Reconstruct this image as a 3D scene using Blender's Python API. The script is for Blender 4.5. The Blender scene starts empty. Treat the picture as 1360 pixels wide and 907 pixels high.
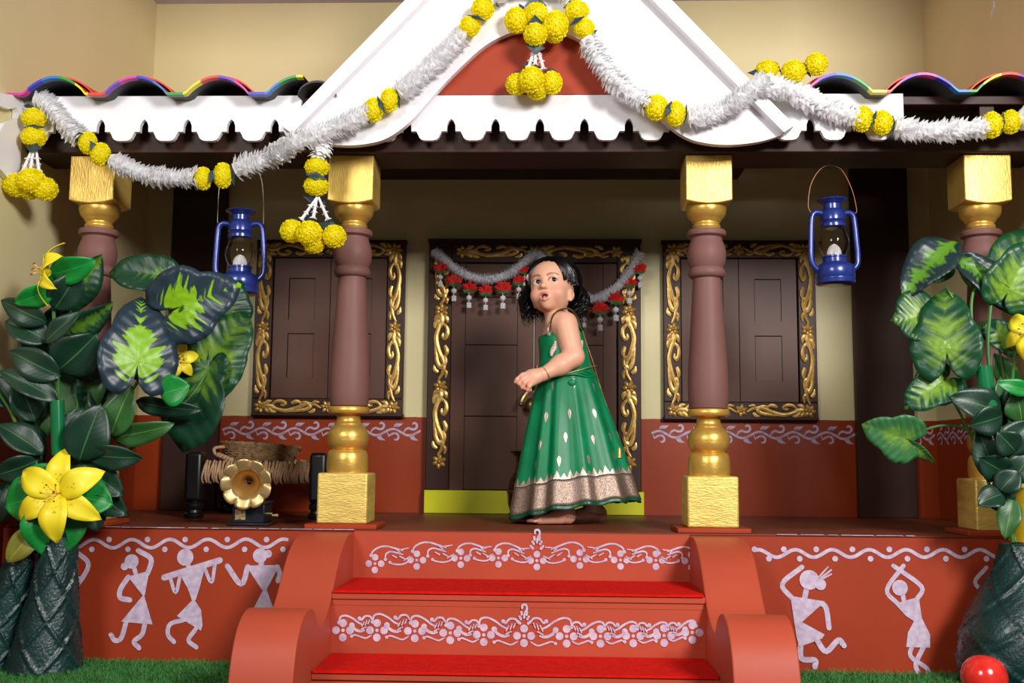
import bpy, math, random
import numpy as np
from mathutils import Matrix, Vector
R = math.radians
random.seed(7)
rng = np.random.default_rng(11)
scene = bpy.context.scene
col = scene.collection

# ------------------------------------------------------------------ camera
FPX = 1400.0
CAM = Vector((0.0, -3.0, 0.565))
ROT = (Matrix.Rotation(R(2.0), 3, 'Z') @ Matrix.Rotation(R(96.3), 3, 'X') @ Matrix.Rotation(R(0.5), 3, 'Z'))
cd = bpy.data.cameras.new('camera'); cam = bpy.data.objects.new('camera', cd); col.objects.link(cam)
cd.sensor_width = 36.0; cd.lens = FPX / 1360 * 36.0; cd.clip_start = 0.05; cd.clip_end = 60
cam.matrix_world = Matrix.Translation(CAM) @ ROT.to_4x4()
scene.camera = cam

def at(px, py, Y):
    d = ROT @ Vector(((px - 680) / FPX, -(py - 453.5) / FPX, -1))
    return CAM + d * ((Y - CAM.y) / d.y)
def atx(px, py, X):
    d = ROT @ Vector(((px - 680) / FPX, -(py - 453.5) / FPX, -1))
    return CAM + d * ((X - CAM.x) / d.x)

# ------------------------------------------------------------------ world, studio softboxes, exposure
w = bpy.data.worlds.new('World'); scene.world = w; w.use_nodes = True
w.node_tree.nodes['Background'].inputs[0].default_value = (1.0, 0.95, 0.9, 1)
w.node_tree.nodes['Background'].inputs[1].default_value = 0.10
def softbox(name, loc, aim, size, power, color):
    l = bpy.data.lights.new(name, 'AREA'); l.shape = 'RECTANGLE'; l.size = size[0]; l.size_y = size[1]
    l.energy = power; l.color = color
    o = bpy.data.objects.new(name, l); col.objects.link(o)
    d = Vector(aim) - Vector(loc)
    o.matrix_world = Matrix.Translation(loc) @ d.to_track_quat('-Z', 'Y').to_matrix().to_4x4()
softbox('softbox_key', (1.85, -3.5, 2.3), (0.1, 0.2, 0.95), (0.9, 0.9), 178, (1.0, 0.97, 0.95))
softbox('softbox_fill', (-1.6, -3.6, 2.3), (0.0, 0.2, 1.0), (0.9, 0.9), 68, (1.0, 0.96, 0.93))
scene.view_settings.view_transform = 'Standard'
scene.view_settings.look = 'None'
scene.view_settings.gamma = 1.0
scene.view_settings.use_curve_mapping = False
scene.view_settings.exposure = 0.0

# ------------------------------------------------------------------ helpers
def lin(c):
    return tuple((v / 12.92 if v <= .04045 else ((v + .055) / 1.055) ** 2.4) for v in (x / 255 for x in c))
MATS = {}
def mk(name, rgb, rough=.5, metal=0., var=.08, scale=6., bump=0., bscale=60., stretch=(1, 1, 1), rgb2=None,
       coat=0., spec=.5, sss=0., trans=0., alpha=1., emit=None, detail=4.):
    m = bpy.data.materials.new(name); m.use_nodes = True; nt = m.node_tree; N = nt.nodes; Lk = nt.links
    b = N['Principled BSDF']
    c = lin(rgb); c2 = lin(rgb2) if rgb2 else tuple(min(1, x * (1 + var)) for x in c)
    c1 = c if rgb2 else tuple(x * (1 - var) for x in c)
    tc = N.new('ShaderNodeTexCoord'); mp = N.new('ShaderNodeMapping'); mp.inputs['Scale'].default_value = stretch
    Lk.new(tc.outputs['Object'], mp.inputs[0])
    n = N.new('ShaderNodeTexNoise'); n.inputs['Scale'].default_value = scale; n.inputs['Detail'].default_value = detail
    Lk.new(mp.outputs[0], n.inputs['Vector'])
    mr = N.new('ShaderNodeMapRange'); mr.inputs[1].default_value = .3; mr.inputs[2].default_value = .7
    Lk.new(n.outputs[0], mr.inputs[0])
    mx = N.new('ShaderNodeMix'); mx.data_type = 'RGBA'
    mx.inputs[6].default_value = (*c1, 1); mx.inputs[7].default_value = (*c2, 1)
    Lk.new(mr.outputs[0], mx.inputs[0]); Lk.new(mx.outputs[2], b.inputs['Base Color'])
    b.inputs['Roughness'].default_value = rough; b.inputs['Metallic'].default_value = metal
    b.inputs['Specular IOR Level'].default_value = spec
    b.inputs['Coat Weight'].default_value = coat; b.inputs['Coat Roughness'].default_value = .15
    if sss: b.inputs['Subsurface Weight'].default_value = sss; b.inputs['Subsurface Radius'].default_value = (.012, .005, .003); b.inputs['Subsurface Scale'].default_value = .5
    if trans: b.inputs['Transmission Weight'].default_value = trans
    if alpha < 1: b.inputs['Alpha'].default_value = alpha
    if emit: b.inputs['Emission Color'].default_value = (*lin(emit[0]), 1); b.inputs['Emission Strength'].default_value = emit[1]
    if bump:
        n2 = N.new('ShaderNodeTexNoise'); n2.inputs['Scale'].default_value = bscale; n2.inputs['Detail'].default_value = 5
        Lk.new(mp.outputs[0], n2.inputs['Vector'])
        bp = N.new('ShaderNodeBump'); bp.inputs['Strength'].default_value = bump; bp.inputs['Distance'].default_value = .004
        Lk.new(n2.outputs[0], bp.inputs['Height']); Lk.new(bp.outputs[0], b.inputs['Normal'])
    MATS[name] = m
    return m

class MB:
    def __init__(s): s.v = []; s.f = []; s.uv = []; s.lay = 0
    def add(s, vs, fs):
        o = len(s.v); s.v += [tuple(v) for v in vs]; s.f += [tuple(i + o for i in f) for f in fs]; return s
    def box(s, x0, x1, y0, y1, z0, z1):
        v = [(x, y, z) for z in (z0, z1) for y in (y0, y1) for x in (x0, x1)]
        return s.add(v, [(0, 2, 3, 1), (4, 5, 7, 6), (0, 1, 5, 4), (2, 6, 7, 3), (0, 4, 6, 2), (1, 3, 7, 5)])
    def lathe(s, prof, c=(0, 0, 0), n=24, M=None, caps=True):
        vs = []; fs = []
        for r, z in prof:
            for k in range(n):
                a = 2 * math.pi * k / n
                vs.append(Vector((r * math.cos(a), r * math.sin(a), z)))
        m = len(prof)
        for i in range(m - 1):
            for k in range(n):
                k2 = (k + 1) % n
                fs.append((i * n + k, i * n + k2, (i + 1) * n + k2, (i + 1) * n + k))
        if caps:
            if prof[0][0] > 1e-6: fs.append(tuple(reversed(range(n))))
            if prof[-1][0] > 1e-6: fs.append(tuple(range((m - 1) * n, m * n)))
        if M is not None: vs = [M @ v for v in vs]
        return s.add([v + Vector(c) for v in vs], fs)
    def tube(s, pts, r, n=6, cap=True, flat=1.0, up=None):
        pts = [Vector(p) for p in pts]; m = len(pts)
        rs = r if isinstance(r, (list, tuple)) else [r] * m
        vs = []; fs = []; ref = Vector(up) if up else None
        if ref is None:
            d0 = (pts[1] - pts[0]).normalized()
            ref = Vector((0, 0, 1)) if abs(d0.z) < .9 else Vector((0, 1, 0))
        for i, p in enumerate(pts):
            d = (pts[min(i + 1, m - 1)] - pts[max(i - 1, 0)])
            if d.length < 1e-9: d = Vector((0, 0, 1))
            d.normalize()
            u = ref - d * ref.dot(d)
            if u.length < 1e-6: u = d.orthogonal()
            u.normalize(); v = d.cross(u)
            if not up: ref = u
            for k in range(n):
                a = 2 * math.pi * k / n
                vs.append(p + (u * math.cos(a) * flat + v * math.sin(a)) * rs[i])
        for i in range(m - 1):
            for k in range(n):
                k2 = (k + 1) % n
                fs.append((i * n + k, i * n + k2, (i + 1) * n + k2, (i + 1) * n + k))
        if cap: fs += [tuple(reversed(range(n))), tuple(range((m - 1) * n, m * n))]
        return s.add(vs, fs)
    def prism(s, poly, y0, y1):
        n = len(poly)
        v = [(x, y0, z) for x, z in poly] + [(x, y1, z) for x, z in poly]
        f = [tuple(range(n)), tuple(reversed(range(n, 2 * n)))]
        f += [(i, i + n, (i + 1) % n + n, (i + 1) % n) for i in range(n)]
        return s.add(v, f)
    def prismx(s, poly, x0, x1):
        n = len(poly)
        v = [(x0, y, z) for y, z in poly] + [(x1, y, z) for y, z in poly]
        f = [tuple(reversed(range(n))), tuple(range(n, 2 * n))]
        f += [(i, (i + 1) % n, (i + 1) % n + n, i + n) for i in range(n)]
        return s.add(v, f)
    def ell(s, c, r, n=12, m=8, M=None):
        vs = []; fs = []
        for i in range(m + 1):
            p = math.pi * i / m
            for k in range(n):
                a = 2 * math.pi * k / n
                q = Vector((r[0] * math.sin(p) * math.cos(a), r[1] * math.sin(p) * math.sin(a), r[2] * math.cos(p)))
                if M is not None: q = M @ q
                vs.append(q + Vector(c))
        for i in range(m):
            for k in range(n):
                k2 = (k + 1) % n
                fs.append((i * n + k, (i + 1) * n + k, (i + 1) * n + k2, i * n + k2))
        return s.add(vs, fs)
    # flat paint strokes in the x-z plane at depth y (facing -y)
    def stroke(s, pts, wd, y):
        s.lay += 1; y -= s.lay * .00009
        pts = [Vector((p[0], p[1])) for p in pts]; m = len(pts)
        ws = wd if isinstance(wd, (list, tuple)) else [wd] * m
        vs = []; fs = []
        for i, p in enumerate(pts):
            d = (pts[min(i + 1, m - 1)] - pts[max(i - 1, 0)])
            d = d.normalized() if d.length > 1e-9 else Vector((1, 0))
            nn = Vector((-d.y, d.x)) * ws[i] * .5
            vs += [(p.x + nn.x, y, p.y + nn.y), (p.x - nn.x, y, p.y - nn.y)]
        for i in range(m - 1): fs.append((2 * i, 2 * i + 1, 2 * i + 3, 2 * i + 2))
        s.add(vs, fs)
        for q, w_ in ((pts[0], ws[0]), (pts[-1], ws[-1])): s.disk(q, w_ * .5, y, 8)
        return s
    def disk(s, c, r, y, n=14):
        s.lay += 1; y -= s.lay * .00009
        return s.add([(c[0] + r * math.cos(2 * math.pi * k / n), y, c[1] + r * math.sin(2 * math.pi * k / n)) for k in range(n)], [tuple(range(n))])
    def flat(s, poly, y):
        s.lay += 1; y -= s.lay * .00009
        return s.add([(p[0], y, p[1]) for p in poly], [tuple(range(len(poly)))])
    def mesh(s, name, mat=None, smooth=True, angle=38):
        me = bpy.data.meshes.new(name); me.from_pydata(s.v, [], s.f); me.update()
        if s.uv:
            ul = me.uv_layers.new(name='UVMap')
            li = np.zeros(len(me.loops), dtype=np.int32); me.loops.foreach_get('vertex_index', li)
            ul.data.foreach_set('uv', np.array(s.uv, dtype=np.float32)[li].ravel())
        if smooth:
            me.polygons.foreach_set('use_smooth', [True] * len(me.polygons)); me.set_sharp_from_angle(angle=R(angle))
        if mat is not None: me.materials.append(MATS[mat] if isinstance(mat, str) else mat)
        return me
    def build(s, name, mat, parent=None, smooth=True, angle=38, bevel=0., seg=2):
        return obj(name, s.mesh(name, mat, smooth, angle), parent, bevel=bevel, seg=seg)

def obj(name, me, parent=None, loc=None, bevel=0., seg=2):
    o = bpy.data.objects.new(name, me); col.objects.link(o)
    if parent is not None: o.parent = parent; o.matrix_parent_inverse = Matrix.Identity(4)
    if loc is not None: o.location = loc
    if bevel:
        b = o.modifiers.new('bevel', 'BEVEL'); b.width = bevel; b.segments = seg; b.limit_method = 'ANGLE'; b.angle_limit = R(40)
        b.harden_normals = False
    return o
def tag(o, label, cat, group=None, kind=None):
    o['label'] = label
    if cat: o['category'] = cat
    if group: o['group'] = group
    if kind: o['kind'] = kind
    return o
def empty(name, loc=(0, 0, 0), rz=0., label=None, cat=None, group=None):
    o = bpy.data.objects.new(name, None); col.objects.link(o); o.location = loc; o.rotation_euler = (0, 0, rz); o.empty_display_size = .05
    if label: tag(o, label, cat, group)
    return o
def struct(o, label=None, cat=None):
    o['kind'] = 'structure'
    if label: o['label'] = label
    if cat: o['category'] = cat
    return o
def copy_tree(o, parent=None):
    c = o.copy(); col.objects.link(c); c.parent = parent
    for ch in list(o.children): copy_tree(ch, c)
    return c
def catmull(pts, n):
    pts = [Vector(p) for p in pts]; P = [pts[0] * 2 - pts[1]] + pts + [pts[-1] * 2 - pts[-2]]; out = []
    for i in range(len(pts) - 1):
        a, b, c, d = P[i:i + 4]
        for k in range(n):
            t = k / n
            out.append(.5 * ((2 * b) + (c - a) * t + (2 * a - 5 * b + 4 * c - d) * t * t + (3 * b - a - 3 * c + d) * t ** 3))
    out.append(pts[-1]); return out
def resample(pts, step):
    pts = [Vector(p) for p in pts]; out = [pts[0]]; acc = 0.
    for a, b in zip(pts[:-1], pts[1:]):
        L_ = (b - a).length; pos = step - acc
        while pos <= L_:
            out.append(a.lerp(b, pos / L_)); pos += step
        acc = L_ - (pos - step)
    return out

# ------------------------------------------------------------------ materials
mk('cream', (217, 205, 156), .38, var=.05, scale=2.0, bump=.05, bscale=30, spec=.35)
mk('rust_step', (178, 74, 50), .5, spec=.3, var=.10, scale=3.0, bump=.06, bscale=45)
mk('rust', (158, 56, 28), .5, spec=.28, var=.10, scale=3.0, bump=.06, bscale=45)
mk('rust_dado', (140, 42, 16), .55, var=.10, scale=3.0, bump=.05, bscale=45)
mk('lavender', (200, 200, 240), .6)
mk('rust_floor', (118, 56, 36), .45, spec=.3, var=.18, scale=5, bump=.05, bscale=40)
mk('brown', (84, 56, 48), .42, var=.14, scale=5, bump=.06, bscale=50)
mk('brown_door', (90, 58, 45), .45, spec=.3, var=.10, scale=4, bump=.05, bscale=50)
mk('brown_shaft', (122, 84, 78), .55, spec=.3, var=.07, scale=5, bump=.08, bscale=70)
mk('brown_frame', (58, 34, 26), .45, spec=.3, var=.12, scale=5, bump=.05, bscale=50)
mk('brown_dark', (58, 35, 27), .5, spec=.3, var=.15, scale=5, bump=.08, bscale=50)
mk('groove', (22, 13, 11), .8)
mk('white', (240, 238, 242), .42, var=.03, scale=4, bump=.03, bscale=60)
mk('gold', (222, 178, 84), .34, metal=.6, var=.2, scale=14, bump=.18, bscale=90)
mk('gold_plinth', (226, 198, 104), .42, metal=.35, var=.2, scale=12, bump=.55, bscale=70, stretch=(1, 1, 3.2))
mk('gold_carving', (226, 190, 112), .36, metal=.5, rgb2=(170, 124, 54), scale=60, bump=.2, bscale=140)
mk('paint', (214, 198, 216), .7, rgb2=(182, 160, 186), scale=60)
mk('paint_wall', (200, 182, 204), .7, rgb2=(160, 134, 158), scale=50)
mk('roof_red', (226, 62, 28), .5, var=.06)
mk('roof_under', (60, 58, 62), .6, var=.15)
mk('lime_board', (206, 208, 12), .45, var=.06, scale=8)
mk('carpet', (206, 24, 14), .95, var=.12, scale=40, bump=.5, bscale=300, spec=.1)
mk('petal_white', (236, 234, 238), .6, var=.04, sss=0)
mk('petal_white_fine', (226, 224, 228), .6, var=.05)
mk('marigold', (255, 244, 6), .7, rgb2=(252, 226, 0), scale=4)
mk('leaf_blue', (30, 56, 60), .5, var=.2, scale=20)
mk('red_flower', (205, 22, 8), .6, var=.2, scale=40)
mk('bud', (232, 230, 236), .5)
mk('leaf_small', (52, 84, 30), .6, var=.2, scale=30)
mk('lantern_blue', (36, 54, 132), .28, var=.06, coat=.4, metal=.2)
mk('wire', (150, 140, 130), .4, metal=.8)
mk('wire_copper', (140, 90, 70), .4, metal=.6)
mk('flame', (235, 235, 240), .5, emit=((255, 250, 245), .15))
mk('black', (16, 17, 22), .35, var=.1)
mk('navy', (16, 18, 32), .35)
mk('rope', (206, 170, 132), .85, rgb2=(168, 130, 94), scale=60)
mk('basket', (188, 152, 110), .85, rgb2=(130, 98, 64), scale=70)
mk('brass', (204, 176, 118), .36, metal=.7, var=.15, scale=20)
mk('horn_gold', (176, 132, 66), .38, metal=.6, var=.15)
mk('brass_dark', (120, 94, 54), .35, metal=.85, var=.2, scale=20)
mk('brass_plate', (198, 176, 130), .45, metal=.4, rgb2=(120, 92, 60), scale=120)
mk('vase_brown', (46, 30, 22), .3, metal=.3)
mk('grass', (40, 112, 46), .7, rgb2=(84, 146, 72), scale=60)
mk('turf', (16, 50, 20), .9)
mk('floor', (90, 80, 72), .7)
mk('petal_yellow', (250, 234, 44), .5, rgb2=(246, 222, 34), scale=9, coat=.1)
mk('petal_pale', (240, 200, 120), .5)
mk('stamen', (150, 60, 30), .6)
mk('sleeve_green', (10, 110, 62), .22, var=.06, coat=.4)
mk('stem', (60, 110, 40), .5, var=.2)
mk('bark', (10, 48, 46), .34, var=.35, scale=18, bump=.5, bscale=150, coat=.2)
mk('mushroom', (216, 26, 20), .18, rgb2=(228, 60, 50), scale=30, coat=.6)
mk('mushroom_stem', (220, 214, 200), .6)
mk('yellow_pot', (206, 168, 30), .4, var=.1)
def glass_mat():
    m = bpy.data.materials.new('lantern_glass'); m.use_nodes = True; b = m.node_tree.nodes['Principled BSDF']
    b.inputs['Base Color'].default_value = (.95, .93, .9, 1); b.inputs['Transmission Weight'].default_value = 1
    b.inputs['Roughness'].default_value = .03; b.inputs['IOR'].default_value = 1.2
    MATS['glass'] = m
glass_mat()
def petal_mat(name, c):
    m = mk(name, c, .6, var=.03); nt = m.node_tree; N = nt.nodes; b = N['Principled BSDF']; out = N['Material Output']
    t = N.new('ShaderNodeBsdfTranslucent'); t.inputs[0].default_value = (*lin(c), 1); x = N.new('ShaderNodeMixShader'); x.inputs[0].default_value = .42
    nt.links.new(b.outputs[0], x.inputs[1]); nt.links.new(t.outputs[0], x.inputs[2]); nt.links.new(x.outputs[0], out.inputs[0])
petal_mat('petal_white', (252, 252, 254))
petal_mat('petal_white_fine', (246, 246, 250))
petal_mat('marigold', (255, 242, 2))
# ------------------------------------------------------------------ the room
PZ = .36; WY = .95; XL = -1.555; XR = 1.432; CZ = 2.338; DZ = .714
def wall_mat():
    m = MATS['cream'].copy(); m.name = 'wall_paint'; nt = m.node_tree; N = nt.nodes; Lk = nt.links
    b = N['Principled BSDF']; src = b.inputs['Base Color'].links[0].from_socket
    g = N.new('ShaderNodeNewGeometry'); sx = N.new('ShaderNodeSeparateXYZ'); Lk.new(g.outputs['Position'], sx.inputs[0])
    n = N.new('ShaderNodeTexNoise'); n.inputs['Scale'].default_value = 25
    Lk.new(g.outputs['Position'], n.inputs['Vector'])
    ma = N.new('ShaderNodeMath'); ma.operation = 'MULTIPLY_ADD'; ma.inputs[1].default_value = .004; Lk.new(n.outputs[0], ma.inputs[0]); Lk.new(sx.outputs[2], ma.inputs[2])
    gt = N.new('ShaderNodeMath'); gt.operation = 'GREATER_THAN'; gt.inputs[1].default_value = DZ + .002; Lk.new(ma.outputs[0], gt.inputs[0])
    mx = N.new('ShaderNodeMix'); mx.data_type = 'RGBA'; mx.inputs[6].default_value = (*lin((146, 52, 10)), 1)
    Lk.new(gt.outputs[0], mx.inputs[0]); Lk.new(src, mx.inputs[7]); Lk.new(mx.outputs[2], b.inputs['Base Color'])
    MATS['wall'] = m
wall_mat()
FY = -.62
wall_back = struct(MB().box(XL - .1, XR + .1, WY, WY + .1, -.02, CZ).build('wall_back', 'wall', smooth=False), 'cream back wall with a rust red painted dado')
wall_left = struct(MB().box(XL - .1, XL, FY, WY, -.02, CZ).build('wall_left', 'wall', smooth=False), 'cream side wall beside the leafy plant')
wall_right = struct(MB().box(XR, XR + .1, FY, WY, -.02, CZ).build('wall_right', 'wall', smooth=False), 'cream side wall with rust red dado')
ceiling = struct(MB().box(XL - .1, XR + .1, FY, WY + .1, CZ, CZ + .08).build('ceiling', 'lavender', smooth=False), 'pale lavender ceiling above the cream walls')
floor = struct(MB().box(XL - .1, XR + .1, FY, WY + .1, -.08, -.02).build('floor', 'floor', smooth=False), 'studio floor under the artificial turf')
for n_, x0, x1 in ((1, -1.443, -1.236), (2, 1.133, 1.342)):
    struct(MB().box(x0, x1, WY - .035, WY, PZ, 1.75).build('trim_%d' % n_, 'brown_dark', bevel=.003), 'dark brown vertical board fixed on the cream back wall')
# scratch mark on the right wall
p = [atx(1320 + d, y, XR - .001) for d, y in ((0, 2), (1, 10), (-2, 16), (-3, 24))]
MB().tube(p, [.002, .003, .004, .001], 4).build('wall_scratch', 'white', wall_right)

# painted scroll band on the dado: one repeat unit
def curl(cx, cz, r, a0, a1, n=10, shrink=.35):
    return [(cx + (r * (1 - (1 - shrink) * k / n)) * math.cos(R(a0 + (a1 - a0) * k / n)),
             cz + (r * (1 - (1 - shrink) * k / n)) * math.sin(R(a0 + (a1 - a0) * k / n))) for k in range(n + 1)]
PER = .124
def scroll_unit(y):
    m = MB(); P = PER
    wave = [(P * t, .012 * math.sin(2 * math.pi * t + .4)) for t in [k / 14 for k in range(15)]]
    m.stroke(wave, .0085, y)
    up = [(P * .52, -.004), (P * .56, .006), (P * .66, .012)] + curl(P * .82, .022, .016, 250, 500, 10, .4)
    m.stroke([(a, b + .004) for a, b in up], [.004] + [.0085] * (len(up) - 3) + [.006, .004], y)
    dn = [(P * .02, .0), (P * .06, -.012)] + curl(P * .26, -.018, .018, 130, -110, 10, .4)
    m.stroke([(a, b - .002) for a, b in dn], [.004] + [.008] * (len(dn) - 3) + [.006, .004], y)
    for k in range(3):
        m.stroke([(P * (.22 + .06 * k), .020), (P * (.26 + .08 * k), .028), (P * (.34 + .08 * k), .034)], [.003, .006, .002], y)
        m.stroke([(P * (.70 + .05 * k), -.012), (P * (.76 + .05 * k), -.024), (P * (.86 + .05 * k), -.031)], [.006, .006, .002], y)
    return m.mesh('painted_scroll', 'paint_wall', smooth=False)
su = scroll_unit(-.0012)
sz = .657
x = -1.225
while x < 1.10:
    if not (-.50 < x < .30):
        obj('painted_scroll', su, wall_back, (x, WY, sz))
    x += PER
obj('painted_scroll', su, wall_back, (1.345, WY, sz)).scale = (.62, 1, 1)
for k in range(4):
    o = obj('painted_scroll', su, wall_right, (XR, .94 - PER * k, sz)); o.rotation_euler = (0, 0, R(-90))

# ------------------------------------------------------------------ verandah platform
plat = empty('verandah_platform', (0, 0, 0), label='raised rust red verandah platform with white painted dancing figures', cat='platform')
pb = MB(); pb.box(XL + .002, XR - .002, 0, WY - .002, -.02, PZ - .006); pb.build('base', 'rust', plat, smooth=False)
MB().box(XL + .002, XR - .002, -.0005, WY - .002, PZ - .006, PZ).build('floor_slab', 'rust_floor', plat, bevel=.003)
# worn white edge
for (x0, x1, y) in ((140, 470, 696), (1032, 1215, 707)):
    a = at(x0, y, -.004); b = at(x1, y, -.004)
    m = MB(); q = a.x
    while q < b.x:
        ln = random.uniform(.02, .08); wd = random.uniform(.0003, .0014)
        m.box(q, min(q + ln, b.x), -.0045, .002, PZ - wd, PZ + .0006); q += ln + random.uniform(.0, .012)
    m.build('worn_edge', 'paint', plat, smooth=False)

PY = -.0012
def fig(strokes=(), polys=(), disks=(), ox=0, oy=0, s=4.0, parent=plat, Y=PY, name='painted_dancer', sm=.97):
    m = MB()
    T = lambda q: (lambda v: (v.x, v.z))(at(q[0] / s + ox, q[1] / s + oy, Y))
    k = (CAM.y * -1 + Y) / FPX / s
    for pts, w_ in strokes:
        m.stroke([(v.x, v.y) for v in catmull([Vector(T(q)).to_3d() for q in pts], 5)] if len(pts) > 2 else [T(q) for q in pts], w_ * k * 1.05, Y)
    for pl in polys: m.flat([T(q) for q in pl][::1], Y)
    for c, r in disks: m.disk(T(c), r * k * 1.03, Y, 18)
    # make every face look towards -y
    return m.build(name, 'paint', parent, smooth=False)
fig([([(712, 295), (722, 330)], 22), ([(682, 345), (640, 410), (640, 455), (690, 467)], 26), ([(785, 325), (803, 250), (735, 205)], 26),
     ([(672, 580), (645, 668), (612, 682), (590, 652)], 24), ([(772, 585), (755, 650), (712, 688), (740, 722)], 24)],
    [[(680, 342), (795, 312), (770, 442), (758, 442)], [(765, 436), (812, 597), (645, 582)]], [((700, 262), 37), ((663, 288), 20)], 0, 680)
fig([([(872, 348), (1168, 256)], 31), ([(903, 345), (933, 428), (957, 340)], 18), ([(1088, 300), (1124, 372), (1142, 280)], 18),
     ([(980, 572), (905, 595), (893, 650), (925, 690)], 22), ([(1042, 620), (1002, 680), (1045, 718)], 22)],
    [[(984, 270), (1012, 270), (1016, 300), (992, 306)], [(958, 332), (1088, 300), (1062, 400), (1040, 468), (1020, 468), (1000, 410)], [(1030, 460), (1070, 520), (1077, 600), (1068, 630), (940, 552)]], [((985, 240), 43)], 0, 680)
fig([([(195, 225), (197, 265)], 30), ([(122, 262), (85, 358), (8, 258)], 28), ([(285, 262), (300, 300), (290, 340)], 26)],
    [[(112, 255), (298, 252), (225, 392), (202, 392)], [(208, 388), (228, 392), (275, 520), (140, 520)]], [((190, 200), 39), ((235, 190), 21)], 300, 690, 4.18)
fig([([(395, 205), (468, 270), (438, 350), (370, 432)], 24), ([(395, 300), (395, 345)], 18)], [[(340, 345), (440, 342), (372, 440)]], [((392, 280), 22)], 0, 680)
fig([([(205, 405), (195, 455)], 26), ([(130, 460), (76, 382), (180, 292)], 24), ([(255, 482), (305, 502), (324, 615)], 25), ([(270, 345), (318, 292)], 8), ([(278, 352), (334, 308)], 9), ([(285, 356), (334, 330)], 9),
     ([(172, 700), (178, 778), (248, 786), (248, 822)], 27), ([(262, 685), (308, 740), (372, 680), (402, 708)], 27)],
    [[(118, 445), (302, 474), (178, 585), (140, 600), (126, 500)], [(138, 580), (182, 585), (300, 650), (285, 672), (165, 716), (150, 660)]], [((218, 360), 49), ((278, 384), 28)], 1020, 680)
fig([([(714, 430), (722, 470)], 22), ([(690, 488), (632, 412), (720, 285)], 21), ([(790, 465), (814, 395), (665, 285)], 22),
     ([(770, 700), (757, 765), (842, 828), (848, 855)], 21), ([(826, 715), (785, 805), (800, 858)], 23)],
    [[(672, 486), (800, 450), (818, 572), (778, 582), (730, 550)], [(778, 572), (818, 566), (860, 650), (860, 720), (733, 716), (742, 640)]], [((700, 402), 39)], 1020, 680)
fig([([(1160, 295), (1100, 375), (1172, 440)], 20), ([(1250, 440), (1300, 380), (1260, 310)], 20), ([(1200, 390), (1200, 430)], 20)],
    [[(1145, 424), (1260, 424), (1205, 540), (1190, 540)]], [((1206, 355), 38)], 1020, 680)
def wave_band(x0, x1, yc, amp, per, ph, ups, dns, yu, yd):
    pts = []; q = x0
    while q <= x1: pts.append((q, yc(q) - amp * math.sin(2 * math.pi * (q - ph) / per))); q += 4
    fig([([(a, b) for a, b in pts], 4.3)], (), [((u, yu), 3.6) for u in ups] + [((d, yd), 3.6) for d in dns], 0, 0, 1.0, name='painted_wave_border')
wave_band(97, 384, lambda q: 722.5 - .003 * q, 5.5, 50.5, 112, (100, 145, 196, 246, 302, 354), (122, 170, 219, 274, 325, 376), 716.5, 729.5)
wave_band(1003, 1345, lambda q: 735, 5.0, 49, 1044, (1002, 1041, 1084, 1132, 1181, 1231, 1281, 1330), (1021, 1062, 1109, 1156, 1205, 1256, 1310), 729.5, 742)

# ------------------------------------------------------------------ staircase
SX0, SX1 = -.545, .395; T1, T2 = .222, .067; Y1, Y2 = -.295, -.51
st = empty('staircase', (-.07, -.3, 0), label='rust red staircase with curved side walls and white painted risers', cat='stairs')
inv = lambda o: setattr(o, 'location', (.07, .3, 0)) or o
r0 = inv(MB().box(SX0, SX1, -.006, -.001, T1, PZ - .004).build('riser', 'rust_step', st))
inv(MB().box(SX0, SX1, Y1, -.001, T1 - .016, T1).build('tread', 'rust_step', st, bevel=.002))
r1 = inv(MB().box(SX0, SX1, Y1 + .006, Y1 + .02, -.018, T1 - .016).build('riser', 'rust_step', st))
inv(MB().box(SX0, SX1, Y2, Y1 + .006, T2 - .016, T2).build('tread', 'rust_step', st, bevel=.002))
inv(MB().box(SX0, SX1, Y2 + .006, Y2 + .02, -.018, T2 - .016).build('riser', 'rust_step', st))
inv(MB().box(SX0 + .001, SX1 - .001, Y1 + .0045, Y1 + .0062, T1 - .031, T1 - .0165).build('nosing_strip', 'rust_step', st))
prof = [(-.001, .352), (-.06, .353), (-.10, .348), (-.15, .332), (-.20, .305), (-.25, .262), (-.30, .213), (-.34, .185), (-.385, .165), (-.435, .153)]
hump = [(-.445, .163), (-.465, .186), (-.49, .203), (-.52, .214), (-.555, .218), (-.59, .213), (-.62, .199), (-.645, .178), (-.665, .15), (-.68, .115), (-.69, .075), (-.694, .03), (-.695, -.018)]
def smooth_prof(p): return [(v.x, v.y) for v in catmull([Vector((a, b, 0)) for a, b in p], 4)]
poly = smooth_prof(prof) + smooth_prof(hump) + [(-.001, -.018)]
for x0, x1 in ((SX0 - .141, SX0), (SX1, SX1 + .143)):
    inv(MB().prismx(poly, x0, x1).build('curved_side_wall', 'rust_step', st, angle=30, bevel=.003))
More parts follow.
